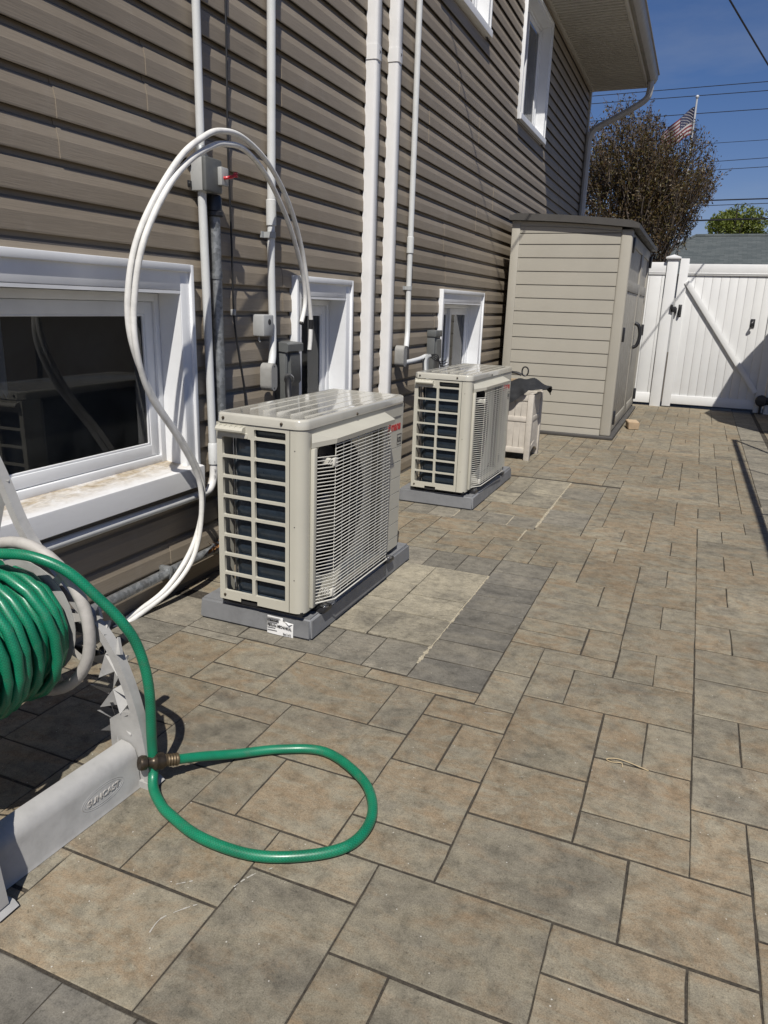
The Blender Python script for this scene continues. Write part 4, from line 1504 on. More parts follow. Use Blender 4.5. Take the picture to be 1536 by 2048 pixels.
# utility wires strung across the sky
WIRES = [((-4.7, 8.63), (0.97, 8.68), 'uppermost thin utility wire crossing the sky above the flag', 0.014), ((-4.67, 8.38), (1.01, 8.41), 'second utility wire from the top, level with the flag pole tip', 0.014),
         ((-4.61, 7.81), (1.1, 7.86), 'third utility wire from the top, crossing behind the flag', 0.014), ((-0.39, 6.88), (1.25, 6.91), 'faint fourth utility wire right of the bronze tree', 0.010),
         ((-0.15, 6.30), (1.34, 6.35), 'fifth utility wire, upper of a close pair right of the tree', 0.012), ((-0.08, 6.03), (1.38, 6.07), 'sixth utility wire, lower of a close pair right of the tree', 0.012),
         ((-0.29, 5.04), (1.54, 5.06), 'dark cable grazing the top of the green tree', 0.026), ((-0.35, 4.87), (1.56, 4.91), 'thin cable just under the dark one at the green tree top', 0.014),
         ((-0.69, 4.38), (1.64, 4.42), 'lowest and thickest cable crossing the middle of the green tree', 0.032)]
for n_, (a, b, lab, r_) in enumerate(WIRES):
    sl = (b[1] - a[1]) / (b[0] - a[0])
    k_ = 39.0 / 30.0
    pts = []
    for s in range(25):
        x = -14 + 34 * s / 24
        z = a[1] + sl * (x - a[0])
        pts.append((x * k_, 39.0, CAM_H + (z - CAM_H) * k_ - 0.00035 * (x - 0.3) ** 2 + 0.02))
    mb = MB()
    mb.tube(pts, r_ * 1.15, 5)
    tag(mb.build('utility_wire', M['wire']), lab, 'wire', 'utility wires across the sky')
mb = MB()
a, b = Vector((-1.84, 3.34, 4.80)), Vector((1.75, 12.75, 2.71))
mb.tube([a.lerp(b, t / 20) + Vector((0, 0, -0.10 * math.sin(math.pi * t / 20) + 0.06)) for t in range(21)], 0.0075, 6)
tag(mb.build('service_wire', M['wire']), 'black service wire slanting across the top right corner of sky', 'wire')
mb = MB()
mb.cyl((1.75, 12.75, 0), (1.75, 12.75, 2.9), 0.06, 0.05)
tag(mb.build('service_pole', M['bark']), 'short dark post behind the fence holding the service wire', 'post')

# things standing right of the view whose shadows fall into it
um = empty('shadow_umbrella', (2.55, 8.52, 0))  # unseen; umbrella shape picked and placed to cast the rounded gate shadow
tag(um, 'unseen round umbrella right of the gate, added to cast a shadow on it', 'umbrella')
mb = MB()
mb.cyl((2.55, 8.52, 0.05), (2.55, 8.52, 2.62), 0.022)
mb.build('pole', M['blackhw'], um)
mb = MB()
mb.lathe([(0.001, 0), (0.24, 0), (0.25, 0.04), (0.06, 0.08), (0.03, 0.3)], (2.55, 8.52, 0), (0, 0, 1), 20)
mb.build('base', M['blackhw'], um)
mb = MB()
mb.lathe([(0.02, 0.52), (0.7, 0.34), (1.3, 0.14), (1.84, -0.02), (1.84, -0.14)], (2.55, 8.52, 2.10), (0, 0, 1), 16, False)
mb.build('canopy', M['umbrella'], um)
for k_ in range(8):
    a = k_ * math.pi / 4
    mb = MB()
    mb.cyl((2.55, 8.52, 2.59), (2.55 + 1.80 * math.cos(a), 8.52 + 1.80 * math.sin(a), 2.06), 0.008, n=6)
    mb.build('rib', M['blackhw'], um)
pg = empty('canopy_frame', (1.6, 4.3, 0))
tag(pg, 'bare black steel canopy frame standing on the right of the patio', 'canopy')
HB = 2.1
fx0, fx1 = 0.985, 3.2
fy0, fy1 = 1.2, 6.49
for (x, y) in ((fx1, fy0), (fx1, fy1)):
    mb = MB()
    mb.rbox(x - 0.022, x + 0.022, y - 0.022, y + 0.022, 0.0, HB, 0.004)
    mb.build('post', M['blackhw'], pg)
for a, b, r_ in (((fx0, fy1, HB), (fx0 + 0.06, fy0, HB), 0.024), ((fx1, fy1, HB), (fx1, fy0, HB), 0.024), ((fx0, fy1, HB), (fx1, fy1 + 0.1, HB), 0.014), ((fx0 + 0.03, 3.5, HB), (fx1, 3.5, HB), 0.012),
                 ((fx0 + 0.06, fy0, HB), (fx1, fy0, HB), 0.018), ((fx0, fy1, HB), (2.2, 3.5, HB + 0.5), 0.018), ((fx1, fy1, HB), (2.2, 3.5, HB + 0.5), 0.018), ((fx0 + 0.02, 5.0, HB), (2.2, 3.5, HB + 0.5), 0.010)):
    mb = MB()
    mb.cyl(a, b, r_, n=8)
    mb.build('bar', M['blackhw'], pg)

# ================================================================== HEAT PUMPS
AL, AD, AH = 0.888, 0.345, 0.69                     # length, depth, height of the cabinet
ZL = 0.657                                          # underside of the lid


def hole_tile(mb, a0, a1, z0, z1, h, r, y, dep):
    """rectangular tile in the x-z plane with a rounded opening h = (x0,x1,z0,z1)"""
    hx0, hx1, hz0, hz1 = h
    ring = arc(hx1 - r, hz1 - r, r, 0, 90, 3) + arc(hx0 + r, hz1 - r, r, 90, 180, 3) + arc(hx0 + r, hz0 + r, r, 180, 270, 3) + arc(hx1 - r, hz0 + r, r, 270, 360, 3)
    out = [(a1, hz1 - r), (a1, z1), (a1, z1), (hx1 - r, z1), (hx0 + r, z1), (a0, z1), (a0, z1), (a0, hz1 - r), (a0, hz0 + r), (a0, z0), (a0, z0), (hx0 + r, z0), (hx1 - r, z0), (a1, z0), (a1, z0), (a1, hz0 + r)]
    n = len(ring)
    b = len(mb.v)
    mb.v += [(p[0], y, p[1]) for p in out] + [(p[0], y, p[1]) for p in ring] + [(p[0], y + dep, p[1]) for p in ring]
    for i in range(n):
        j = (i + 1) % n
        mb.f.append((b + i, b + j, b + n + j, b + n + i))
        mb.s.append(False)
        mb.f.append((b + n + i, b + n + j, b + 2 * n + j, b + 2 * n + i))
        mb.s.append(False)


def make_ac():
    root = empty('heat_pump', (0, 0, 0))
    Lc = dict(local=True)
    xs = -0.052                                     # seam between the side panel and the corner post
    # -- side panel with its lattice
    mb = MB()
    mid = -AD + (xs + AD) * 0.497
    ztop = ZL - 0.0025
    rows = [0.036] + [0.0725] * 8
    z = ztop - 0.008
    wz = [(z - rows[0], z)]
    z -= rows[0]
    for h_ in rows[1:]:
        wz.append((z - h_, z))
        z -= h_
    c1 = (-AD + (xs + AD) * 0.076, -AD + (xs + AD) * 0.474)
    c2 = (-AD + (xs + AD) * 0.520, -AD + (xs + AD) * 0.940)
    for k_, (za, zb) in enumerate(wz):
        m_ = 0.0046
        if k_:
            hole_tile(mb, -AD, mid, za, zb, (c1[0], c1[1], za + m_, zb - m_), 0.005, 0.0, 0.012)
        else:
            mb.quad((-AD, 0, za), (mid, 0, za), (mid, 0, zb), (-AD, 0, zb))
        hole_tile(mb, mid, xs - 0.0022, za, zb, (c2[0], c2[1], za + m_, zb - m_), 0.005, 0.0, 0.012)
    mb.quad((-AD, 0, wz[0][1]), (xs - 0.0022, 0, wz[0][1]), (xs - 0.0022, 0, ztop), (-AD, 0, ztop))
    zb_ = wz[-1][0]
    mb.quad((-AD, 0, 0.0), (-0.255, 0, 0.0), (-0.255, 0, zb_), (-AD, 0, zb_))
    mb.quad((-0.255, 0, 0.014), (-0.185, 0, 0.014), (-0.185, 0, zb_), (-0.255, 0, zb_))
    mb.quad((-0.185, 0, 0.0), (xs - 0.0022, 0, 0.0), (xs - 0.0022, 0, zb_), (-0.185, 0, zb_))
    mb.box(-AD, -AD + 0.002, 0.0005, 0.09, 0.0, ztop)
    mb.build('side_lattice', M['ac'], root, **Lc)
    mb = MB()                                       # carrying handle
    mb.prism([(0.0, 0.648), (-0.016, 0.646), (-0.024, 0.636), (-0.023, 0.630), (-0.012, 0.627), (0.0, 0.620)], 'x', c1[0] - 0.012, c1[1] - 0.02)
    for k_ in range(5):
        x = c1[0] + k_ * 0.021
        mb.rbox(x, x + 0.0025, -0.018, -0.001, 0.642, 0.6495, 0.0008, 1)
    mb.rbox(c1[0] - 0.014, c1[1] - 0.012, -0.002, 0.001, 0.607, 0.626, 0.001, 1)
    mb.build('side_handle', M['ac'], root, **Lc)
    # -- rounded corner post and front face with the fan opening
    mb = MB()
    cr = 0.036
    out = [(xs, 0.0)] + [(-cr + cr * math.sin(R(a)), cr - cr * math.cos(R(a))) for a in range(0, 91, 10)] + [(0.0, 0.055)]
    inn = [(0.0 - 0.01, 0.055), (-0.012, cr), (-cr, 0.012), (xs, 0.012)]
    mb.prism(out + inn, 'z', 0.0, ztop, True)
    f0, f1, g0, g1 = 0.055, 0.675, 0.030, 0.604
    mb.box(-0.010, 0.0, f0, AL, g1, ztop)
    mb.box(-0.010, 0.0, f0, f1, 0.0, g0)
    mb.box(-0.052, -0.010, f0 - 0.002, f0, g0, g1)      # returns of the opening
    mb.box(-0.052, -0.0105, f1, f1 + 0.002, g0, g1)
    mb.box(-0.052, -0.0105, f0, f1, g1, g1 + 0.002)
    mb.box(-0.052, -0.0105, f0, f1, g0 - 0.002, g0)
    mb.build('front_panel', M['ac'], root, **Lc)
    mb = MB()                                       # service cover with pressed lines
    zz = [0.0, 0.05, 0.12, 0.19, 0.26, 0.33, 0.40, 0.468, 0.6035]
    for a, b in zip(zz, zz[1:]):
        mb.rbox(-0.010, -0.0004, f1 + 0.001, AL, a + 0.0010, b - 0.0010, 0.0009, 1, False)
    mb.box(-0.010, -0.004, f1 + 0.002, AL - 0.001, 0.001, 0.603)
    mb.box(-AD + 0.05, -0.0105, AL - 0.002, AL, 0.0, ztop)
    mb.build('service_cover', M['ac'], root, **Lc)
    # -- lid
    mb = MB()
    ov = 0.004
    pl = [(-AD - ov, 0.018)] + [(-AD + 0.016, -ov)] + [(-cr + (cr + ov) * math.sin(R(a)), cr - (cr + ov) * math.cos(R(a))) for a in range(0, 91, 15)] + [(-0.02 + (0.02 + ov) * math.cos(R(a)), AL - 0.02 + (0.02 + ov) * math.sin(R(a))) for a in range(0, 91, 30)] + [(-AD - ov, AL + ov)]
    n = len(pl)
    cx, cy = -AD / 2, AL / 2

    def inset(p, d):
        return (p[0] - math.copysign(d, p[0] - cx), p[1] - math.copysign(d, p[1] - cy))
    rings = [([p for p in pl], ZL), ([p for p in pl], AH - 0.008), ([inset(p, 0.002) for p in pl], AH - 0.003), ([inset(p, 0.007) for p in pl], AH), ([inset(p, 0.015) for p in pl], AH), ([inset(p, 0.018) for p in pl], AH - 0.0006)]
    b = len(mb.v)
    for ring, zz_ in rings:
        mb.v += [(p[0], p[1], zz_) for p in ring]
    for k_ in range(len(rings) - 1):
        for i in range(n):
            j = (i + 1) % n
            mb.f.append((b + k_ * n + i, b + k_ * n + j, b + (k_ + 1) * n + j, b + (k_ + 1) * n + i))
            mb.s.append(True)
    mb.f.append(tuple(b + (len(rings) - 1) * n + i for i in range(n)))
    mb.s.append(False)
    for k_ in range(5):                             # pressed ribs
        x = -AD + 0.055 + k_ * 0.062
        y0 = 0.13 - k_ * 0.012
        mb.prism([(x - 0.0030, AH - 0.0010), (x, AH + 0.0010), (x + 0.0030, AH - 0.0010)], 'y', y0, AL - 0.05)
    mb.build('top_cover', M['ac_top'], root, **Lc)
    # -- hood, trim strip, wire guard
    mb = MB()
    y0, y1, ya = 0.044, 0.688, 0.135
    zt, zb2 = 0.638, 0.614
    T = [(0.0, y0, zt), (0.0, y1, zt)]
    o = 0.056
    mb.quad((0.0, y0 + 0.01, zt), (o, ya, zb2 + 0.004), (o, y1 - 0.03, zb2 + 0.004), (0.0, y1 - 0.008, zt))
    mb.quad((0.0, y0 + 0.01, zt), (0.006, y0, zb2 - 0.004), (o, ya, zb2 + 0.004))
    mb.quad((0.0, y1 - 0.008, zt), (o, y1 - 0.03, zb2 + 0.004), (0.004, y1, zb2 - 0.01))
    mb.quad((o, ya, zb2 + 0.004), (o, y1 - 0.03, zb2 + 0.004), (o - 0.002, y1 - 0.03, zb2 - 0.013), (o - 0.002, ya, zb2 - 0.013))
    mb.quad((0.006, y0, zb2 - 0.004), (o, ya, zb2 + 0.004), (o - 0.002, ya, zb2 - 0.013), (0.004, y0, zb2 - 0.022))
    mb.quad((o, y1 - 0.03, zb2 + 0.004), (0.004, y1, zb2 - 0.01), (0.004, y1, zb2 - 0.028), (o - 0.002, y1 - 0.03, zb2 - 0.013))
    mb.quad((0.004, y0, zb2 - 0.022), (o - 0.002, ya, zb2 - 0.013), (0.001, ya, zb2 - 0.02), (0.001, y0, zb2 - 0.028))
    mb.build('hood', M['ac'], root, **Lc)
    mb = MB()
    mb.rbox(0.0006, 0.016, 0.046, 0.068, 0.012, zb2 - 0.023, 0.003)
    mb.build('trim_strip', M['ac'], root, **Lc)
    mb = MB()
    go = 0.050
    y0, y1, ya, yb = 0.060, 0.671, 0.142, 0.634
    nw = 46
    for k_ in range(nw):
        z = 0.022 + (0.594 - 0.022) * k_ / (nw - 1)
        oo = go
        a_ = ya
        if k_ == 0:
            oo = go + 0.004
        pth = [(0.006, y0, z), (oo, a_, z), (oo, yb, z), (0.012, y1, z), (0.0, y1 + 0.002, z)]
        if k_ in (nw - 1, nw - 2):
            pth = [(oo, a_, z), (oo, yb - 0.02 * (nw - k_), z), (oo - 0.01, yb + 0.006, z - 0.004)]
        elif k_ == nw - 3:
            pth = [(oo, a_, z), (oo, yb, z), (0.012, y1, z)]
        mb.tube(pth, 0.0018 if k_ else 0.003, 5, True, smooth=False)
    for k_ in range(9):
        y = ya + (yb - ya) * k_ / 8
        mb.tube([(go - 0.003, y, 0.028), (go - 0.003, y, 0.598)], 0.0017, 5, True, smooth=False)
    mb.tube([(0.020, 0.665, 0.03), (0.020, 0.665, 0.56)], 0.0022, 5, True, smooth=False)
    mb.tube([(0.034, 0.650, 0.03), (0.034, 0.650, 0.56)], 0.0018, 5, True, smooth=False)
    mb.build('wire_guard', M['ac_wire'], root, **Lc)
    for zc in (0.535, 0.050):
        mb = MB()
        mb.rbox(0.002, 0.046, 0.128, 0.136, zc - 0.012, zc + 0.012, 0.002)
        mb.rbox(0.040, 0.050, 0.128, 0.158, zc - 0.014, zc + 0.014, 0.002)
        mb.build('guard_clip', M['ac_wire'], root, **Lc)
    # -- fan chamber, shroud ring and three-bladed fan
    mb = MB()
    mb.box(-0.205, -0.20, 0.02, f1, 0.004, ztop - 0.004)
    mb.box(-0.205, -0.0105, f1, f1 + 0.004, 0.004, ztop - 0.004)
    mb.box(-0.20, -0.0105, 0.056, f1, 0.002, 0.006)
    mb.build('fan_chamber', M['dark'], root, **Lc)
    fc = (-0.02, 0.335, (g0 + g1) / 2)
    mb = MB()
    ro, ri = 0.30, 0.272
    n = 40
    sq = []
    for k_ in range(n):
        a = 2 * math.pi * k_ / n
        c, s = math.cos(a), math.sin(a)
        m_ = max(abs(c) / (f1 - fc[1] if c > 0 else fc[1] - f0), abs(s) / 0.287)
        sq.append((fc[1] + c / m_, fc[2] + s / m_))
    b = len(mb.v)
    mb.v += [(-0.052, p[0], p[1]) for p in sq]
    mb.v += [(-0.056, fc[1] + ri * math.cos(2 * math.pi * k_ / n), fc[2] + ri * math.sin(2 * math.pi * k_ / n)) for k_ in range(n)]
    mb.v += [(-0.07, fc[1] + (ri - 0.006) * math.cos(2 * math.pi * k_ / n), fc[2] + (ri - 0.006) * math.sin(2 * math.pi * k_ / n)) for k_ in range(n)]
    for k_ in range(n):
        j = (k_ + 1) % n
        mb.f.append((b + k_, b + j, b + n + j, b + n + k_))
        mb.s.append(False)
    mb.build('fan_shroud', M['ac'], root, **Lc)
    mb = MB()
    mb.lathe([(ri, -0.0565), (ri - 0.006, -0.08), (ri - 0.008, -0.125)], (0, fc[1], fc[2]), (1, 0, 0), n)
    mb.build('fan_ring', M['fan'], root, **Lc)
    mb = MB()
    mb.lathe([(0.001, 0.03), (0.03, 0.028), (0.045, 0.015), (0.05, -0.05)], (-0.105, fc[1], fc[2]), (1, 0, 0), 18)
    for w_ in range(3):
        a0 = R(20 + w_ * 120)
        g = []
        for i in range(6):
            rr = 0.045 + (0.238 - 0.045) * i / 5
            row_ = []
            for j in range(6):
                a = a0 + R(78 if i > 1 else 60) * j / 5 + R(14) * i / 5
                row_.append((-0.150 + 0.07 * j / 5, fc[1] + rr * math.cos(a), fc[2] + rr * math.sin(a)))
            g.append(row_)
        for i in range(5):
            for j in range(5):
                mb.quad(g[i][j], g[i + 1][j], g[i + 1][j + 1], g[i][j + 1])
    mb.build('fan', M['fan'], root, **Lc)
    # -- heat exchanger: pillowed blue fins wrapping round the back corner
    mb = MB()
    xa, xb = -AD + 0.036, xs - 0.012
    n = 56
    outl = [(xb, 0.028)] + [(xb + (xa + 0.05 - xb) * t / 4, 0.028) for t in range(1, 5)] + [(xa + 0.05 - 0.05 * math.sin(R(a)), 0.078 - 0.05 * math.cos(R(a))) for a in (22, 45, 68, 90)] + [(xa, AL * 0.5), (xa, AL - 0.2)]
    b = len(mb.v)
    zz = [0.012 + (ztop - 0.02 - 0.012) * k_ / n for k_ in range(n + 1)]
    for z in zz:
        ph = ((ztop - 0.044 - z) / 0.072) % 1.0
        bu = 0.012 * math.sin(math.pi * ph) ** 0.55 - 0.003 * (math.sin(ph * math.pi * 6) ** 2)
        for (x, y) in outl:
            k2 = 1.0 if y < 0.03 else 0.6
            mb.v.append((x - (bu * 0.7 if y > 0.05 else 0), y - bu * k2, z))
    m_ = len(outl)
    for k_ in range(n):
        for i in range(m_ - 1):
            mb.f.append((b + k_ * m_ + i, b + k_ * m_ + i + 1, b + (k_ + 1) * m_ + i + 1, b + (k_ + 1) * m_ + i))
            mb.s.append(True)
    mb.build('heat_exchanger', M['coil'], root, **Lc)
    mb = MB()                                       # rear posts and guard rods
    mb.cyl((-AD + 0.058, 0.035, 0.01), (-AD + 0.058, 0.035, ztop - 0.01), 0.003, n=6)
    mb.cyl((-AD + 0.064, 0.05, 0.01), (-AD + 0.064, 0.05, ztop - 0.01), 0.0025, n=6)
    mb.cyl((-AD + 0.004, 0.10, 0.01), (-AD + 0.004, 0.10, ztop - 0.01), 0.004, n=6)
    mb.build('rear_guard', M['steel'], root, **Lc)
    # -- base pan and feet
    mb = MB()
    mb.box(-AD + 0.004, -0.006, 0.008, AL - 0.006, -0.010, 0.004)
    mb.build('base_pan', M['dark'], root, **Lc)
    for y in (0.13, 0.735):
        mb = MB()
        mb.rbox(-AD - 0.025, 0.036, y - 0.032, y + 0.032, -0.026, -0.008, 0.004)
        fo = mb.build('foot', M['blackhw'], root, **Lc)
        mb = MB()
        mb.lathe([(0.0, 0.010), (0.008, 0.010), (0.008, 0.003), (0.016, 0.002), (0.016, -0.001)], (0.020, y, -0.008), (0, 0, 1), 12)
        mb.build('bolt', M['steel'], fo, **Lc)
    for (x, z) in ((-AD + 0.032, 0.672), (-AD + 0.262, 0.672), (-AD + 0.022, 0.018)):
        mb = MB()
        mb.lathe([(0.0, -0.0055), (0.003, -0.005), (0.0048, -0.003), (0.0055, 0.0005)], (x, -0.0042 if z > 0.5 else 0, z), (0, 1, 0), 10)
        mb.build('screw', M['bronze'], root, **Lc)
    mb = MB()
    mb.lathe([(0.0, 0.0055), (0.003, 0.005), (0.0048, 0.003), (0.0055, -0.0005)], (0.0042, 0.40, 0.666), (1, 0, 0), 10)
    mb.build('screw', M['bronze'], root, **Lc)
    for z in (0.585, 0.32, 0.125):
        mb = MB()
        mb.lathe([(0.0, -0.0004), (0.0022, -0.0004), (0.0022, 0.0002)], (xs + 0.018, 0.0, z), (0, 1, 0), 8)
        mb.build('rivet', M['ink'], root, **Lc)
    # -- print on the service cover
    place_text('logo', text_mesh('Amana', 0.056, M['redink'], 0.0004, 0.22, 0.0012, 0.92), root, (0.0002, 0.716, 0.546), (0, 1, 0.0), (0, 0, 1))
    place_text('logo', text_mesh('A', 0.092, M['redink'], 0.0004, 0.22, 0.0012, 0.62), root, (0.0004, 0.7145, 0.538), (0, 1, 0.0), (0, 0, 1))
    mb = MB()
    y = 0.757
    while y < 0.862:
        w_ = rg.uniform(0.004, 0.007)
        mb.box(0.0, 0.0005, y, y + w_, 0.596, 0.596 + rg.choice((0.007, 0.009)))
        y += w_ + 0.0022
    mb.build('caption', M['inkgrey'], root, **Lc)
    mb = MB()
    for a, b, c, d in ((0.827, 0.876, 0.522, 0.5245), (0.827, 0.876, 0.4775, 0.480), (0.827, 0.8295, 0.4775, 0.5245), (0.8735, 0.876, 0.4775, 0.5245)):
        mb.box(0.0, 0.0005, a, b, c, d)
    mb.build('refrigerant_mark', M['ink'], root, **Lc)
    place_text('refrigerant_mark', text_mesh('R32', 0.030, M['ink'], 0.0004, 0, 0.0008, 0.80), root, (0.0002, 0.8315, 0.4895), (0, 1, 0), (0, 0, 1))
    mb = MB()
    mb.rbox(-0.001, 0.0012, 0.692, 0.755, 0.062, 0.112, 0.001)
    mb.build('rating_plate', plain('rating_plate_grey', (0.10, 0.095, 0.085), 0.4), root, **Lc)
    return root


def copy_tree(o, parent=None):
    c = o.copy()
    COL.objects.link(c)
    c.parent = parent
    for ch in list(o.children):
        copy_tree(ch, c)
    return c


ac1 = make_ac()
ac2 = copy_tree(ac1)
ac1.location = (-1.158, 2.094, 0.106)
ac1.rotation_euler = (0, R(0.5), R(-0.3))
ac2.location = (-1.163, 4.078, 0.106)
ac2.rotation_euler = (0, 0, R(-1.6))
tag(ac1, 'nearer beige heat pump unit standing before the narrow basement window', 'heat pump', 'heat pump units along the wall')
tag(ac2, 'farther beige heat pump unit next to the whitewashed planter box', 'heat pump', 'heat pump units along the wall')


def pad(x0, x1, y0, y1, lab):
    bm = bmesh.new()
    bmesh.ops.create_cube(bm, size=1)
    for v in bm.verts:
        k_ = 0.985 if v.co.z > 0 else 1.0
        v.co = ((x0 + x1) / 2 + v.co.x * (x1 - x0) * k_, (y0 + y1) / 2 + v.co.y * (y1 - y0) * k_, 0.001 + (v.co.z + 0.5) * 0.082)
    bmesh.ops.bevel(bm, geom=list(bm.edges), offset=0.009, segments=3, affect='EDGES')
    m_ = MB().bm(bm, True)
    m_.rbox(x0 + 0.06, x1 - 0.06, y0 + 0.06, y1 - 0.06, 0.07, 0.0835, 0.002)
    o = m_.build('equipment_pad', M['pad'])
    return tag(o, lab, 'pad', 'grey equipment pads under the heat pumps')


pad(-1.614, -1.133, 2.112, 3.108, 'grey plastic equipment pad with a white paper label at its corner')
pad(-1.590, -1.110, 4.092, 5.092, 'grey plastic equipment pad without label, nearer the planter box')

# delivery label stuck on the near pad
lb = empty('delivery_label', (-1.26, 2.108, 0.0))
tag(lb, 'white printed delivery label stuck on the near grey pad', 'label')
mb = MB()
X = [-1.312, -1.205]
ncol = 10
for i in range(ncol):
    for j in range(5):
        def pp(a, b):
            t, u = a / ncol, b / 5
            x = X[0] + (X[1] - X[0]) * t + 0.001 * u
            z = 0.0035 + 0.069 * u - 0.002 * t
            return (x, 2.1095 - 0.0012 * math.sin(t * 5) - 0.0008 * math.sin(u * 4) + 0.0012 * u, z)
        if i > 5 and j == 4:
            continue
        mb.quad(pp(i, j), pp(i + 1, j), pp(i + 1, j + 1), pp(i, j + 1))
mb.quad((-1.248, 2.1085, 0.0595), (-1.205, 2.1085, 0.0565), (-1.218, 2.102, 0.052), (-1.235, 2.104, 0.064))
mb.build('sheet', M['paper'], lb)
lo_ = ORG[lb.name]


def lab_text(s, size, x, z, mat='ink', off=0.0003, xs_=1.0):
    place_text('print', text_mesh(s, size, M[mat], 0.0002, 0, off, xs_), lb, Vector((x, 2.1062, z)) - lo_, (1, 0, -0.02), (0, 0, 1))


lab_text('FERRARA MECHANICAL', 0.0150, -1.309, 0.0335, 'ink', 0.0004, 0.62)
lab_text('Box 2 of 3', 0.0105, -1.244, 0.009, 'ink', 0.0003, 0.72)
mb = MB()
x = -1.309
while x < -1.262:
    w_ = rg.choice((0.0006, 0.001, 0.0016))
    mb.box(x, x + w_, 2.1055, 2.1064, 0.0525, 0.0605)
    x += w_ + rg.choice((0.0006, 0.001))
for z, x1 in ((0.067, -1.255), (0.064, -1.262), (0.0475, -1.268), (0.0275, -1.276), (0.018, -1.270)):
    mb.box(-1.309, x1, 2.1055, 2.1064, z, z + 0.0014)
mb.build('barcode', M['ink'], lb)

# ================================================================== PIPES AND BOXES ON THE WALL
XC = -1.822


def clamp_ring(mb, x, y, z, r, h=0.022, ear=-1):
    mb.lathe([(r, -h / 2), (r + 0.0035, -h / 2), (r + 0.0035, h / 2), (r, h / 2)], (x, y, z), (0, 0, 1), 16, False)
    mb.rbox(XW - 0.004, XW + 0.006, y + ear * (r + 0.001), y + ear * (r + 0.024), z - h / 2, z + h / 2, 0.002)
    mb.box(XW, x, y + ear * r * 0.6, y + ear * (r + 0.0036), z - h / 2 + 0.001, z + h / 2 - 0.001)


# -- left service: conduit, switch box, lower conduit, galvanised riser
cd = empty('conduit', (XC, 2.507, 1.72))
tag(cd, 'grey plastic conduit rising from the switch box with red lever', 'conduit', 'plastic conduits on the wall')
mb = MB()
mb.cyl((XC, 2.507, 1.70), (XC, 2.512, 5.2), 0.0155, n=18)
mb.build('pipe', M['white_pvc'], cd)
mb = MB()
mb.lathe([(0.0, 0.05), (0.017, 0.05), (0.021, 0.044), (0.021, 0.02), (0.027, 0.018), (0.027, 0.0), (0.0, 0.0)], (XC, 2.507, 1.672), (0, 0, 1), 16)
mb.build('connector', M['galv'], cd)

sw = empty('switch_box', (XW, 2.53, 1.56))
tag(sw, 'grey wall switch box with a small red lever', 'switch box')
mb = MB()
mb.rbox(XW - 0.005, -1.797, 2.475, 2.573, 1.563, 1.678, 0.003)
mb.build('back_box', M['jbox'], sw)
mb = MB()
mb.rbox(-1.798, -1.776, 2.471, 2.578, 1.560, 1.682, 0.008)
mb.build('cover', M['box_grey'], sw)
mb = MB()
mb.rbox(-1.777, -1.758, 2.545, 2.592, 1.590, 1.655, 0.003)
mb.build('switch_plate', M['jbox'], sw)
mb = MB()
mb.tube(smooth_path([(-1.758, 2.560, 1.616), (-1.745, 2.565, 1.618), (-1.737, 2.585, 1.624), (-1.735, 2.602, 1.632)], 5), 0.006, 8)
mb.lathe([(0.004, -0.006), (0.010, -0.006), (0.010, 0.006), (0.004, 0.006)], (-1.735, 2.606, 1.634), (1, 0.3, 0), 12)
mb.build('lever', M['red'], sw)
for zc in (1.66, 1.585):
    mb = MB()
    mb.rbox(XW - 0.004, XW + 0.006, 2.452, 2.476, zc - 0.012, zc + 0.012, 0.003)
    mb.lathe([(0.0, 0.004), (0.006, 0.003), (0.007, 0)], (XW + 0.006, 2.462, zc), (1, 0, 0), 10)
    mb.build('mounting_ear', M['blackhw'], sw)

lc = empty('conduit', (XC, 2.508, 0.45))
tag(lc, 'pale conduit below the switch box elbowing left under the window', 'conduit', 'plastic conduits on the wall')
mb = MB()
pth = [(XC, 2.505, 1.565), (XC, 2.512, 1.2), (XC, 2.518, 0.8), (XC, 2.522, 0.56)]
mb.tube(pth, 0.0165, 18)
mb.build('pipe', M['white_pvc'], lc)
mb = MB()
mb.lathe([(0.0165, 0.09), (0.0205, 0.085), (0.0205, 0.0), (0.0165, 0.0)], (XC, 2.522, 0.50), (0, 0, 1), 18)
mb.build('coupling', M['white_pvc'], lc)
mb = MB()
mb.tube(smooth_path([(XC, 2.522, 0.545), (XC, 2.522, 0.475), (XC, 2.512, 0.425), (XC, 2.485, 0.395), (XC, 2.445, 0.388), (XC, 2.40, 0.388)], 7), 0.0165, 18)
mb.build('elbow', M['duct'], lc)
for k_, s_ in enumerate((0.505, 0.470, 0.446)):
    place_text('print', text_mesh(('II III', 'ooo', '000')[k_] if False else '|||', 0.014, M['ink'], 0.0002), lc, Vector((XC + 0.0167, 2.515 - 0.004 * k_, s_)) - ORG[lc.name], (0, 0, 1), (0, -1, 0))
mb = MB()
mb.cyl((XC, 2.405, 0.388), (XC, -1.0, 0.412), 0.0165, n=18)
mb.build('horizontal_pipe', M['white_pvc'], lc)

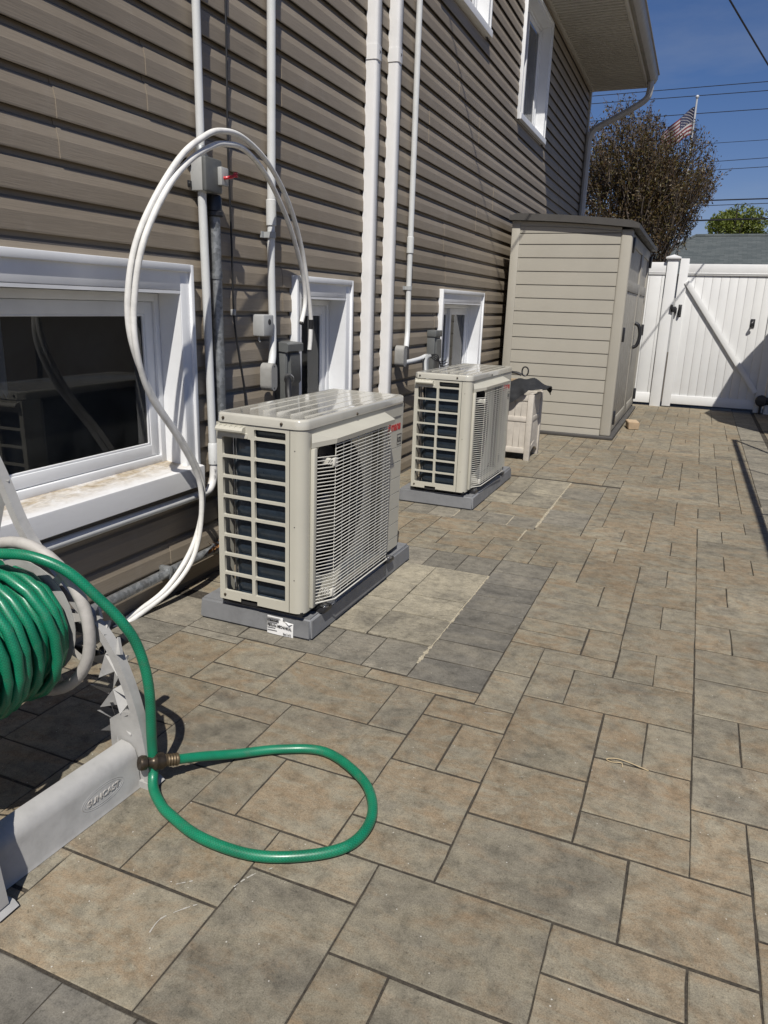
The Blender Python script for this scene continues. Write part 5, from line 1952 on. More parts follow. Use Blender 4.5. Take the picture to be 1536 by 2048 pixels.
rs = empty('riser_pipe', (XC, 2.584, 0))
tag(rs, 'weathered galvanised steel riser pipe beside the pale conduit', 'pipe', 'galvanised pipes on the wall')
mb = MB()
mb.tube([(XC, 2.580, 1.50), (XC, 2.584, 1.0), (XC, 2.588, 0.5), (XC, 2.588, 0.16), (XC, 2.57, 0.12)], 0.0225, 18)
mb.build('pipe', M['galv'], rs)
mb = MB()
clamp_ring(mb, XC, 2.582, 1.262, 0.0225, 0.03)
mb.build('strap', M['galv'], rs)
mb = MB()
mb.lathe([(0.0, 0.07), (0.026, 0.07), (0.031, 0.062), (0.031, 0.012), (0.036, 0.008), (0.036, -0.006), (0.024, -0.01)], (XC, 2.580, 1.49), (0, 0, 1), 18)
mb.build('hub', M['blackhw'], rs)
lp_ = empty('ground_pipe', (XC, 2.0, 0.11))
tag(lp_, 'galvanised pipe running low along the wall just above the patio', 'pipe', 'galvanised pipes on the wall')
mb = MB()
mb.cyl((XC + 0.004, -1.0, 0.085), (XC + 0.004, 2.55, 0.125), 0.019, n=16)
mb.build('pipe', M['galv'], lp_)
mb = MB()
mb.rbox(XW - 0.004, XC + 0.026, 2.18, 2.20, 0.095, 0.148, 0.004)
mb.build('strap', M['galv'], lp_)
mb = MB()
mb.lathe([(0.0, -0.04), (0.026, -0.04), (0.026, 0.04), (0.0, 0.04)], (XC + 0.004, 2.555, 0.125), (0, 1, 0), 16)
mb.build('union_fitting', M['galv'], lp_)

# -- thin black cable
cb = empty('black_cable', (XW, 2.72, 1.0))
tag(cb, 'thin black cable hanging down the siding beside the galvanised riser', 'cable')
mb = MB()
mb.tube(smooth_path([(XW + 0.012, 2.712, 5.2), (XW + 0.012, 2.714, 3.2), (XW + 0.012, 2.716, 2.2), (XW + 0.014, 2.706, 1.75), (XW + 0.014, 2.716, 1.4), (XW + 0.012, 2.722, 1.12), (XW + 0.016, 2.745, 0.95), (XW + 0.018, 2.785, 0.76), (XW + 0.02, 2.80, 0.45)], 6), 0.0042, 8)
mb.build('wire', M['black'], cb)
mb = MB()
mb.rbox(XW, XW + 0.02, 2.715, 2.730, 1.105, 1.130, 0.003)
mb.build('clip', M['jbox'], cb)

# -- the pair of looping insulated pipes
PA = [(-1.83, 1.985, 0.013), (-1.79, 2.135, 0.071), (-1.76, 2.26, 0.193), (-1.75, 2.33, 0.332), (-1.75, 2.339, 0.475), (-1.75, 2.245, 0.632), (-1.75, 2.089, 0.819), (-1.75, 1.997, 0.996), (-1.75, 1.98, 1.142), (-1.73, 2.003, 1.315), (-1.7, 2.069, 1.466), (-1.68, 2.195, 1.621), (-1.68, 2.324, 1.707), (-1.69, 2.444, 1.753), (-1.71, 2.62, 1.767), (-1.74, 2.848, 1.719), (-1.765, 3.053, 1.603), (-1.79, 3.221, 1.428), (-1.8, 3.31, 1.227), (-1.805, 3.351, 1.084)]
PB = [(-1.82, 1.989, 0.003), (-1.78, 2.153, 0.067), (-1.75, 2.261, 0.166), (-1.74, 2.313, 0.317), (-1.74, 2.31, 0.482), (-1.74, 2.199, 0.659), (-1.74, 2.053, 0.841), (-1.73, 1.987, 0.998), (-1.73, 1.988, 1.143), (-1.7, 2.01, 1.331), (-1.68, 2.109, 1.501), (-1.68, 2.235, 1.613), (-1.69, 2.38, 1.688), (-1.7, 2.488, 1.719), (-1.72, 2.651, 1.729), (-1.75, 2.863, 1.665), (-1.77, 3.061, 1.521), (-1.79, 3.202, 1.371), (-1.8, 3.274, 1.249), (-1.805, 3.288, 1.155), (-1.8, 3.244, 1.073)]
la = empty('insulated_pipe', (-1.75, 2.2, 0))
tag(la, 'longer white insulated pipe of the loop, with black tape near its end', 'pipe', 'looping insulated pipes')
mb = MB()
mb.tube(smooth_path([(-1.84, 1.90, -0.01)] + PA, 7), 0.0105, 14)
mb.build('tube', M['insul'], la)
mb = MB()
mb.tube([(-1.805, 3.351, 1.086), (-1.806, 3.352, 1.062), (-1.807, 3.352, 1.040)], 0.0112, 14)
mb.build('tape', M['black'], la)
mb = MB()
mb.tube(smooth_path([(-1.807, 3.352, 1.041), (-1.808, 3.351, 0.99), (-1.81, 3.345, 0.937)], 5), 0.0105, 14)
mb.build('end_piece', M['insul'], la)
mb = MB()
mb.cyl((-1.81, 3.3452, 0.9385), (-1.8103, 3.344, 0.930), 0.009, 0.0085, 12)
mb.build('bore', M['bore_dark'], la)
lb2 = empty('insulated_pipe', (-1.74, 2.2, 0))
tag(lb2, 'shorter inner white insulated pipe of the loop, cut end bent left', 'pipe', 'looping insulated pipes')
mb = MB()
mb.tube(smooth_path([(-1.83, 1.91, -0.012)] + PB, 7), 0.0105, 14)
mb.build('tube', M['insul'], lb2)
mb = MB()
mb.cyl((-1.8003, 3.2455, 1.0745), (-1.799, 3.239, 1.066), 0.009, 0.0085, 12)
mb.build('bore', M['bore_dark'], lb2)

# -- middle service
c2_ = empty('conduit', (XC, 3.02, 0.9))
tag(c2_, 'grey conduit dropping to the disconnect box behind the nearer heat pump', 'conduit', 'plastic conduits on the wall')
mb = MB()
mb.tube([(XC, 3.045, 5.2), (XC, 3.026, 2.4), (XC, 3.010, 1.56)], 0.0185, 18)
mb.build('pipe', M['white_pvc'], c2_)
mb = MB()
mb.lathe([(0.0185, 0.045), (0.0225, 0.042), (0.0225, -0.062), (0.0175, -0.064)], (XC, 3.008, 1.555), (0, 0, 1), 18)
mb.build('coupling', M['white_pvc'], c2_)
mb = MB()
clamp_ring(mb, XC, 3.004, 1.452, 0.0185, 0.026)
mb.build('strap', M['grey_pvc'], c2_)
mb = MB()
mb.tube(smooth_path([(XC, 3.008, 1.50), (XC, 3.004, 1.35), (XC, 3.006, 1.2), (XC + 0.004, 3.004, 1.05), (XC + 0.020, 2.975, 0.93), (XC + 0.030, 2.945, 0.885)], 6), 0.0172, 18)
mb.build('lower_pipe', M['white_pvc'], c2_)


def conduit_body(name, x, y, z0, z1, w, d, parent):
    mb = MB()
    r_ = w / 2
    prof = [(y + r_ * math.cos(R(a)), z1 - r_ + r_ * math.sin(R(a))) for a in range(0, 181, 20)] + [(y - r_ + r_ * (1 - math.cos(R(a))), z0 + r_ - r_ * math.sin(R(a))) for a in range(0, 181, 20)]
    mb.prism(prof, 'x', x - d, x, True)
    b_ = mb.build(name, M['lbody'], parent)
    mb = MB()
    prof = [(y + (p[0] - y) * 0.93, (z0 + z1) / 2 + (p[1] - (z0 + z1) / 2) * 0.97) for p in prof]
    mb.prism(prof, 'x', x, x + 0.003, True)
    cv = mb.build('cover_plate', M['lbody'], b_)
    for zc in (z1 - 0.014, z0 + 0.014):
        mb = MB()
        mb.lathe([(0.0, 0.0012), (0.0035, 0.001), (0.0042, 0)], (x + 0.003, y, zc), (1, 0, 0), 10)
        mb.build('screw', M['ink'], b_)


conduit_body('conduit_body', -1.762, 2.918, 0.772, 0.898, 0.056, 0.055, c2_)
ds = empty('disconnect_box', (XW, 3.14, 0.7))
tag(ds, 'dark grey disconnect box with lid beside the narrow window', 'electrical box', 'electrical disconnect boxes')
mb = MB()
mb.rbox(XW - 0.002, -1.790, 3.072, 3.205, 0.70, 0.955, 0.004)
mb.build('body', M['box_grey'], ds)
mb = MB()
mb.prism([(XW - 0.002, 0.985), (-1.780, 0.980), (-1.772, 0.974), (-1.772, 0.943), (-1.779, 0.938), (XW - 0.002, 0.945)], 'y', 3.066, 3.212)
mb.build('lid', M['box_grey'], ds)
mb = MB()
mb.prism([(-1.790, 0.935), (-1.778, 0.927), (-1.772, 0.80), (-1.790, 0.775)], 'y', 3.098, 3.19)
mb.rbox(-1.792, -1.787, 3.078, 3.086, 0.71, 0.94, 0.002)
mb.build('pull_cover', M['box_grey'], ds)
wh = empty('flexible_whip', (-1.77, 3.0, 0.75))
tag(wh, 'black flexible cable whip joining the disconnect box to the nearer heat pump', 'cable', 'flexible power whips')
mb = MB()
mb.tube(smooth_path([(-1.765, 3.05, 0.815), (-1.745, 3.02, 0.80), (-1.725, 2.985, 0.765), (-1.70, 2.96, 0.70), (-1.66, 2.95, 0.62)], 6), 0.0155, 14)
mb.build('sleeve', M['black'], wh)
mb = MB()
mb.lathe([(0.016, -0.012), (0.024, -0.012), (0.024, 0.004), (0.019, 0.006), (0.019, 0.02)], (-1.762, 3.055, 0.818), (-0.5, 0.8, 0.3), 16)
mb.build('connector', M['steel'], wh)

jb = empty('junction_box', (XW, 2.92, 1.01))
tag(jb, 'small light grey junction box with a round hole, on the siding', 'electrical box')
mb = MB()
mb.rbox(XW - 0.002, -1.790, 2.885, 2.972, 1.015, 1.110, 0.008)
mb.build('body', M['jbox'], jb)
mb = MB()
mb.lathe([(0.0, 0.001), (0.012, 0.001), (0.014, -0.001)], (-1.790, 2.932, 1.078), (1, 0, 0), 14)
mb.build('knockout', M['ink'], jb)
mb = MB()
mb.tube([(XW + 0.02, 2.905, 1.016), (XW + 0.02, 2.905, 0.998), (XW + 0.026, 2.908, 0.990)], 0.004, 8)
mb.build('ground_lug', M['jbox'], jb)

# -- two line-set covers
for n_, (yb_, yt_, zb_, zc_) in enumerate(((4.022, 4.022, 2.49, 0), (4.325, 4.325, 2.56, 1))):
    lc_ = empty('line_cover', (XW, yb_, 0))
    tag(lc_, ('left of the two white line-set covers running up the siding', 'right of the two white line-set covers running up the siding')[n_], 'pipe cover', 'white line-set covers')

    def prof(g=0.0):
        w_, d_ = 0.033 + g, 0.060 + g
        return [(XW - 0.004, -w_), (XW + d_ * 0.72, -w_), (XW + d_ * 0.93, -w_ * 0.86), (XW + d_, -w_ * 0.62), (XW + d_, w_ * 0.62), (XW + d_ * 0.93, w_ * 0.86), (XW + d_ * 0.72, w_), (XW - 0.004, w_)]
    for za, zb2, g, nm in ((0.30, 2.46, 0.0, 'lower_duct'), (2.46, 5.2, 0.0, 'upper_duct'), (2.435, 2.505, 0.004, 'joint_sleeve')):
        mb = MB()
        sh = (zb_ - 2.49)
        za, zb2 = za + (sh if za > 1 else 0), zb2 + (sh if zb2 < 5 else 0)
        b = len(mb.v)
        P_ = prof(g)
        for z in (za, zb2):
            off = yb_ + 0.06 + (yt_ - yb_) * z / 2.7
            mb.v += [(p[0], p[1] + off, z) for p in P_]
        n = len(P_)
        mb.f += [tuple(b + i for i in range(n)), tuple(b + n + i for i in range(n))]
        mb.s += [False, False]
        for i in range(n):
            j = (i + 1) % n
            mb.f.append((b + i, b + j, b + n + j, b + n + i))
            mb.s.append(True)
        if nm != 'joint_sleeve':                    # the snap seam
            for z0_, z1_ in ((za, zb2),):
                o0, o1 = yb_ + 0.06 + (yt_ - yb_) * z0_ / 2.7, yb_ + 0.06 + (yt_ - yb_) * z1_ / 2.7
                mb.quad((XW + 0.0602, o0 - 0.009, z0_), (XW + 0.0602, o0 - 0.0065, z0_), (XW + 0.0602, o1 - 0.0085, z1_), (XW + 0.0602, o1 - 0.011, z1_))
        mb.build(nm, M['duct'], lc_)
    mb = MB()
    yo = yb_ + 0.06 + (yt_ - yb_) * 0.92
    mb.box(XW + 0.0642, XW + 0.0648, yo - 0.011, yo - 0.0085, 0.3, 0.31)
    zc = 2.475 + (zb_ - 2.49)
    mb.quad((XW + 0.0645, yo - 0.008, zc + 0.010), (XW + 0.0645, yo + 0.012, zc + 0.006), (XW + 0.0645, yo + 0.014, zc), (XW + 0.0645, yo - 0.006, zc - 0.010), (XW + 0.0645, yo - 0.001, zc))
    mb.build('snap_mark', M['inkgrey'], lc_)
    mb = MB()
    for z0_, z1_ in ((0.30, 2.43 + (zb_ - 2.49)), (2.51 + (zb_ - 2.49), 5.2)):
        o0, o1 = yb_ + 0.06 + (yt_ - yb_) * z0_ / 2.7, yb_ + 0.06 + (yt_ - yb_) * z1_ / 2.7
        mb.quad((XW + 0.0606, o0 + 0.006, z0_), (XW + 0.0606, o0 + 0.0078, z0_), (XW + 0.0606, o1 + 0.0078, z1_), (XW + 0.0606, o1 + 0.006, z1_))
    mb.build('seam', M['inkgrey'], lc_)

# -- far service
c3 = empty('conduit', (XC, 4.74, 0.9))
tag(c3, 'thin grey conduit right of the line-set covers, ending behind the farther heat pump', 'conduit', 'plastic conduits on the wall')
mb = MB()
mb.cyl((XC, 4.742, 1.56), (XC, 4.742, 5.2), 0.0185, n=16)
mb.build('pipe', M['white_pvc'], c3)
mb = MB()
mb.lathe([(0.0185, 0.04), (0.023, 0.037), (0.023, -0.06), (0.0175, -0.062)], (XC, 4.742, 1.56), (0, 0, 1), 16)
mb.build('coupling', M['white_pvc'], c3)
mb = MB()
mb.tube(smooth_path([(XC, 4.742, 1.51), (XC, 4.745, 1.2), (XC + 0.012, 4.72, 1.0), (XC + 0.03, 4.66, 0.90)], 5), 0.0175, 16)
mb.build('lower_pipe', M['white_pvc'], c3)
mb = MB()
clamp_ring(mb, XC, 4.745, 1.28, 0.0175, 0.024)
mb.build('strap', M['grey_pvc'], c3)
conduit_body('conduit_body', -1.772, 4.592, 0.775, 0.914, 0.066, 0.06, c3)
mb = MB()
mb.tube(smooth_path([(-1.795, 4.60, 0.80), (-1.78, 4.72, 0.805), (-1.765, 4.86, 0.815), (-1.755, 4.95, 0.83)], 4), 0.016, 14)
mb.build('stub_pipe', M['white_pvc'], c3)
d3 = empty('disconnect_box', (XW, 5.3, 0.7))
tag(d3, 'grey-green disconnect box with open lid edge behind the farther heat pump', 'electrical box', 'electrical disconnect boxes')
mb = MB()
mb.rbox(XW - 0.002, -1.79, 5.235, 5.365, 0.70, 0.965, 0.004)
mb.build('body', M['box_grey'], d3)
mb = MB()
mb.rbox(XW - 0.002, -1.778, 5.228, 5.372, 0.952, 0.998, 0.004)
mb.build('lid', M['box_grey'], d3)
mb = MB()
mb.prism([(-1.79, 0.94), (-1.777, 0.93), (-1.772, 0.80), (-1.79, 0.78)], 'y', 5.258, 5.35)
mb.build('pull_cover', M['box_grey'], d3)
w3 = empty('flexible_whip', (-1.74, 4.95, 0.75))
tag(w3, 'bundle of grey and black cables curving behind the farther heat pump', 'cable', 'flexible power whips')
for k_, mt_ in ((0, 'box_grey'), (1, 'grey_pvc'), (2, 'black')):
    mb = MB()
    mb.tube(smooth_path([(-1.745 + 0.01 * k_, 4.98, 0.835 - 0.006 * k_), (-1.735, 4.93 - 0.03 * k_, 0.815), (-1.715, 4.87 - 0.035 * k_, 0.77), (-1.69, 4.83 - 0.03 * k_, 0.70), (-1.66, 4.80, 0.6)], 6), 0.015 if k_ < 2 else 0.006, 12)
    mb.build('cable', M[mt_], w3)
mb = MB()
mb.rbox(-1.765, -1.735, 4.93, 4.985, 0.79, 0.845, 0.008)
mb.build('tie_wrap', M['jbox'], w3)
for k_ in range(4):
    mb = MB()
    mb.tube(smooth_path([(-1.74, 4.98, 0.835), (-1.72, 5.05 + 0.02 * k_, 0.80 + 0.01 * k_), (-1.69, 5.12, 0.785 - 0.015 * k_), (-1.67, 5.16 + 0.03 * k_, 0.80 - 0.02 * k_)], 5), 0.0035, 6)
    mb.build('loose_wire', M['black'], w3)
mb = MB()                                           # hoses and lines piled between the units
lsb = empty('line_set_bundle', (-1.6, 3.4, 0))
tag(lsb, 'black insulated lines bundled on the ground between the two heat pumps', 'pipe')
for k_ in range(4):
    mb = MB()
    mb.tube(smooth_path([(-1.50, 2.99, 0.30 - 0.05 * k_), (-1.56, 3.18, 0.26 - 0.04 * k_), (-1.72, 3.55 + 0.06 * k_, 0.12), (-1.77, 4.0, 0.10 + 0.03 * k_), (-1.785, 4.06 + 0.09 * k_, 0.32)], 6), 0.02, 10)
    mb.build('line', M['black'], lsb)

# dead leaves caught in the fittings
dl = empty('leaf_litter', (-1.74, 2.44, 0.13))
tag(dl, 'clump of dry brown leaves caught behind the nearer heat pump', 'leaves')
for k_ in range(9):
    mb = MB()
    c = Vector((-1.77 + rg.uniform(-0.02, 0.03), 2.43 + rg.uniform(-0.05, 0.05), 0.165 + rg.uniform(-0.02, 0.02)))
    a = Vector((rg.gauss(0, 1), rg.gauss(0, 1), rg.gauss(0, 1))).normalized()
    b = a.orthogonal().normalized()
    d = a.cross(b)
    s = rg.uniform(0.014, 0.026)
    mb.quad(c - b * s, c + d * s * 0.5 + a * 0.005, c + b * s, c - d * s * 0.5 + a * 0.004)
    mb.build('leaf', M['deadleaf'], dl)
tw = empty('straw', (-0.04, 1.83, 0.0))
tag(tw, 'small looped piece of dry straw lying on a paver', 'straw')
mb = MB()
mb.tube(smooth_path([(0.03, 1.832, 0.003), (-0.01, 1.842, 0.005), (-0.05, 1.848, 0.006), (-0.078, 1.838, 0.004), (-0.066, 1.829, 0.004), (-0.04, 1.834, 0.005), (-0.036, 1.820, 0.003)], 6), 0.0013, 6)
mb.build('stem', M['straw'], tw)

# ================================================================== PLANTER BOX
PBX0, PBX1, PBY0, PBY1 = -1.66, -1.126, 5.745, 6.135
pb = empty('planter_box', (-1.4, 5.94, 0))
tag(pb, 'whitewashed wooden planter box full of odds and ends by the shed', 'planter')
for (x, y) in ((PBX0, PBY0), (PBX1 - 0.045, PBY0), (PBX0, PBY1 - 0.045), (PBX1 - 0.045, PBY1 - 0.045)):
    mb = MB()
    mb.rbox(x, x + 0.045, y, y + 0.045, 0.0, 0.525, 0.004)
    lg = mb.build('leg', M['wood'], pb)
    mb = MB()
    mb.rbox(x + 0.006, x + 0.039, y + 0.006, y + 0.039, 0.525, 0.538, 0.004)
    mb.build('cap', M['wood'], lg)
for axis in 'xy':
    for side in (0, 1):
        for nm, za, zb in (('top_rail', 0.475, 0.520), ('mid_rail', 0.310, 0.350), ('bottom_rail', 0.058, 0.102)):
            mb = MB()
            if axis == 'x':
                y = PBY0 + 0.008 if side == 0 else PBY1 - 0.026
                mb.rbox(PBX0 + 0.046, PBX1 - 0.046, y, y + 0.018, za, zb, 0.003)
            else:
                x = PBX1 - 0.026 if side == 0 else PBX0 + 0.008
                if nm == 'bottom_rail':             # arched apron
                    ys = [PBY0 + 0.046 + (PBY1 - PBY0 - 0.092) * k_ / 8 for k_ in range(9)]
                    lo = [(y, 0.045 + 0.045 * math.sin(math.pi * k_ / 8)) for k_, y in enumerate(ys)]
                    hi = [(y, z + 0.045) for y, z in lo]
                    mb.prism(lo + hi[::-1], 'x', x, x + 0.018)
                else:
                    mb.rbox(x, x + 0.018, PBY0 + 0.046, PBY1 - 0.046, za, zb, 0.003)
            mb.build(nm, M['wood'], pb)
        n_ = 9 if axis == 'x' else 6
        for za, zb in ((0.095, 0.312), (0.348, 0.478)):
            for k_ in range(n_):
                mb = MB()
                if axis == 'x':
                    y = PBY0 + 0.014 if side == 0 else PBY1 - 0.024
                    w_ = (PBX1 - PBX0 - 0.092) / n_
                    a = PBX0 + 0.046 + k_ * w_
                    mb.rbox(a + 0.0006, a + w_ - 0.0006, y, y + 0.010, za, zb, 0.0015, 1)
                else:
                    x = PBX1 - 0.022 if side == 0 else PBX0 + 0.012
                    w_ = (PBY1 - PBY0 - 0.092) / n_
                    a = PBY0 + 0.046 + k_ * w_
                    mb.rbox(x, x + 0.010, a + 0.0006, a + w_ - 0.0006, za, zb, 0.0015, 1)
                mb.build('slat', M['wood'], pb)
mb = MB()
mb.box(PBX0 + 0.02, PBX1 - 0.025, PBY0 + 0.024, PBY1 - 0.024, 0.10, 0.40)
mb.build('soil', M['soil'], pb)
# dark cloth thrown over it
NI, NJ = 26, 18
ctrl = [[(-1.52, 5.70, 0.36), (-1.38, 5.70, 0.42), (-1.27, 5.715, 0.475), (-1.20, 5.72, 0.535), (-1.16, 5.73, 0.565), (-1.10, 5.80, 0.570), (-1.05, 5.88, 0.575)],
        [(-1.55, 5.71, 0.46), (-1.42, 5.74, 0.52), (-1.30, 5.76, 0.57), (-1.22, 5.78, 0.605), (-1.16, 5.82, 0.610), (-1.09, 5.88, 0.585), (-1.035, 5.94, 0.585)],
        [(-1.56, 5.80, 0.53), (-1.43, 5.84, 0.59), (-1.31, 5.86, 0.645), (-1.24, 5.88, 0.675), (-1.16, 5.90, 0.680), (-1.10, 5.97, 0.62), (-1.04, 6.02, 0.56)],
        [(-1.56, 5.95, 0.52), (-1.44, 5.96, 0.58), (-1.33, 5.98, 0.64), (-1.26, 6.0, 0.655), (-1.18, 6.02, 0.64), (-1.12, 6.06, 0.57), (-1.06, 6.08, 0.50)]]


def bez(cs, t):
    ps = [Vector(c) for c in cs]
    s = t * (len(ps) - 1)
    i = min(len(ps) - 2, int(s))
    f_ = s - i
    p0, p1, p2, p3 = ps[max(0, i - 1)], ps[i], ps[i + 1], ps[min(len(ps) - 1, i + 2)]
    return 0.5 * ((2 * p1) + (p2 - p0) * f_ + (2 * p0 - 5 * p1 + 4 * p2 - p3) * f_ * f_ + (3 * p1 - p0 - 3 * p2 + p3) * f_ ** 3)


mb = MB()
grid = []
for i in range(NI + 1):
    cs = [bez(row_, i / NI) for row_ in ctrl]
    line = []
    for j in range(NJ + 1):
        p = bez(cs, j / NJ)
        p.z = p.z if p.z < 0.56 else 0.56 + (p.z - 0.56) * 0.62
        line.append(p + Vector((0.004 * math.sin(j * 1.9 + i), 0.006 * math.sin(i * 1.3), 0.012 * math.sin(i * 0.9 + j * 0.8) * math.sin(j * 0.55))))
    grid.append(line)
for i in range(NI):
    for j in range(NJ):
        mb.quad(grid[i][j], grid[i + 1][j], grid[i + 1][j + 1], grid[i][j + 1])
bm = bmesh.new()
me = mb.mesh('tmp')
bm.from_mesh(me)
bmesh.ops.remove_doubles(bm, verts=bm.verts, dist=0.0005)
pass
mb = MB().bm(bm, True)
tag(mb.build('dark_cloth', M['tarp']), 'crumpled charcoal cloth draped over the corner of the planter box', 'cloth')
for n_, (a, b, z, lab) in enumerate((((-1.62, 5.83), (-1.27, 5.87), 0.555, 'lower raw plank lying in the planter box'), ((-1.60, 5.93), (-1.25, 5.95), 0.605, 'upper raw plank lying in the planter box'))):
    mb = MB()
    mb.rbox(a[0], b[0], a[1], b[1], z, z + 0.022, 0.002)
    tag(mb.build('plank', M['plank']), lab, 'plank', 'planks in the planter box')
sh_ = empty('garden_shears', (-1.4, 5.98, 0.66))
tag(sh_, 'black garden shears with looped handles lying on the planks', 'shears')
mb = MB()
mb.tube(smooth_path([(-1.62, 5.99, 0.668), (-1.45, 5.985, 0.672), (-1.33, 5.98, 0.67), (-1.29, 5.98, 0.655)], 5), 0.011, 8)
mb.rbox(-1.62, -1.40, 5.965, 6.0, 0.642, 0.655, 0.003)
mb.build('blade', M['blackhw'], sh_)
mb = MB()
c = (-1.262, 5.985, 0.685)
mb.tube([(c[0] + 0.026 * math.cos(a * math.pi / 8), c[1] + 0.006 * math.sin(a), c[2] + 0.036 * math.sin(a * math.pi / 8)) for a in range(16)], 0.006, 8, closed=True)
mb.build('handle', M['blackhw'], sh_)

# ================================================================== HOSE REEL
reel = empty('hose_reel', (-1.35, 1.05, 0))
tag(reel, 'grey plastic garden hose reel standing against the house wall', 'hose reel')
AX, AZ = -1.42, 0.406
YN, YF = 0.86, 1.205


def flange(y, th, dirn):
    mb = MB()
    n = 40
    mb.tube([(AX + 0.192 * math.cos(2 * math.pi * k_ / n), y, AZ + 0.192 * math.sin(2 * math.pi * k_ / n)) for k_ in range(n)], 0.0145, 12, closed=True)
    o = mb.build('flange_ring', M['reel_ring'], reel)
    for k_ in range(10):
        a = 2 * math.pi * k_ / 10 + 0.2
        mb = MB()
        c, s = math.cos(a), math.sin(a)
        p0 = Vector((AX + 0.045 * c, y, AZ + 0.045 * s))
        p1 = Vector((AX + 0.188 * c, y, AZ + 0.188 * s))
        t = Vector((-s, 0, c))
        mb.quad(p0 - t * 0.020, p1 - t * 0.008, p1 + t * 0.008, p0 + t * 0.020)
        mb.quad(p0 + Vector((0, dirn * 0.018, 0)), p1 + Vector((0, dirn * 0.006, 0)), p1, p0)
        mb.build('spoke', M['reel_ring'], o)
    mb = MB()
    mb.lathe([(0.0, 0.02), (0.05, 0.02), (0.055, 0.01), (0.055, -0.02)], (AX, y, AZ), (0, dirn, 0), 24)
    mb.build('hub', M['reel'], o)
    mb = MB()
    mb.lathe([(0.055, 0.0), (0.15, 0.002), (0.15, 0.004), (0.055, 0.004)], (AX, y - 0.004 * dirn, AZ), (0, 1, 0), 32)
    mb.build('web', M['reel'], o)


flange(YF - 0.012, 0.02, 1)
flange(YN, 0.02, -1)
mb = MB()
mb.lathe([(0.085, 0.0), (0.085, YF - YN)], (AX, YN, AZ), (0, 1, 0), 28)
mb.build('drum', M['reel'], reel)


def side_frame(y):
    t = 0.026
    # curved front strut from the handle down to the foot
    fr = [(-1.56, 0.85), (-1.50, 0.735), (-1.445, 0.615), (-1.37, 0.525), (-1.285, 0.450), (-1.208, 0.375), (-1.163, 0.290), (-1.130, 0.180), (-1.106, 0.020)]
    path = smooth_path([(p[0], y, p[1]) for p in fr], 5)
    mb = MB()
    b = len(mb.v)
    for i, p in enumerate(path):
        a_, c_ = path[max(0, i - 1)], path[min(len(path) - 1, i + 1)]
        tg = (c_ - a_).normalized()
        nn = Vector((tg.z, 0, -tg.x))
        wd = 0.0105
        for s, q in ((1, 0), (1, t), (-1, t), (-1, 0)):
            mb.v.append(tuple(p + nn * (wd * s) + Vector((0, q, 0))))
    for i in range(len(path) - 1):
        for k_ in range(4):
            l_ = (k_ + 1) % 4
            mb.f.append((b + i * 4 + k_, b + i * 4 + l_, b + (i + 1) * 4 + l_, b + (i + 1) * 4 + k_))
            mb.s.append(False)
    mb.f += [(b, b + 1, b + 2, b + 3), tuple(b + (len(path) - 1) * 4 + k_ for k_ in range(4))]
    mb.s += [False, False]
    st = mb.build('front_strut', M['reel'], reel)
    # rear strut
    mb = MB()
    mb.tube([(-1.50, y + 0.015, 0.74), (-1.62, y + 0.015, 0.42), (-1.72, y + 0.015, 0.02)], 0.018, 4, smooth=False)
    mb.build('rear_strut', M['reel'], reel)
    # pinwheel webbing behind the strut
    for (cx_, cz_, rr_) in ((-1.222, 0.335, 0.062), (-1.205, 0.245, 0.062), (-1.200, 0.160, 0.055), (-1.262, 0.405, 0.055)):
        for k_ in range(6):
            a0 = k_ * math.pi / 3 + cz_ * 4
            p0 = Vector((cx_, y + 0.012, cz_))
            p1 = p0 + Vector((rr_ * math.cos(a0), -0.012, rr_ * math.sin(a0)))
            p2 = p0 + Vector((rr_ * 0.8 * math.cos(a0 + 0.75), 0.020, rr_ * 0.8 * math.sin(a0 + 0.75)))
            mb = MB()
            mb.quad(p0, p1, p2)
            mb.quad(p1, p2, p2 + Vector((0, 0.008, -0.004)), p1 + Vector((0, 0.010, -0.004)))
            mb.build('web_flap', M['reel'], st)
    mb = MB()
    mb.prism([(-1.215, 0.165), (-1.175, 0.195), (-1.135, 0.20), (-1.098, 0.012), (-1.16, 0.0), (-1.215, 0.09)], 'y', y + 0.004, y + 0.016)
    mb.build('gusset', M['reel'], st)
    mb = MB()
    mb.prism([(-1.16, -0.0), (-1.092, 0.0), (-1.086, 0.008), (-1.098, 0.018), (-1.16, 0.02)], 'y', y - 0.004, y + 0.04)
    mb.build('foot', M['reel'], st)
    mb = MB()
    mb.lathe([(0.0, 0.0), (0.06, 0.0), (0.062, 0.03), (0.0, 0.032)], (AX, y, AZ), (0, 1, 0), 20)
    mb.rbox(-1.47, -1.25, y + 0.004, y + 0.026, 0.38, 0.43, 0.004)
    mb.build('bearing', M['box_grey'], st)


side_frame(YF + 0.012)
side_frame(YN - 0.082)
# front base bar with its pressed oval badge
mb = MB()
y0, y1 = YN - 0.06, YF + 0.012


def bar_x(y):
    return -1.150 + (y - 0.857) * 0.06


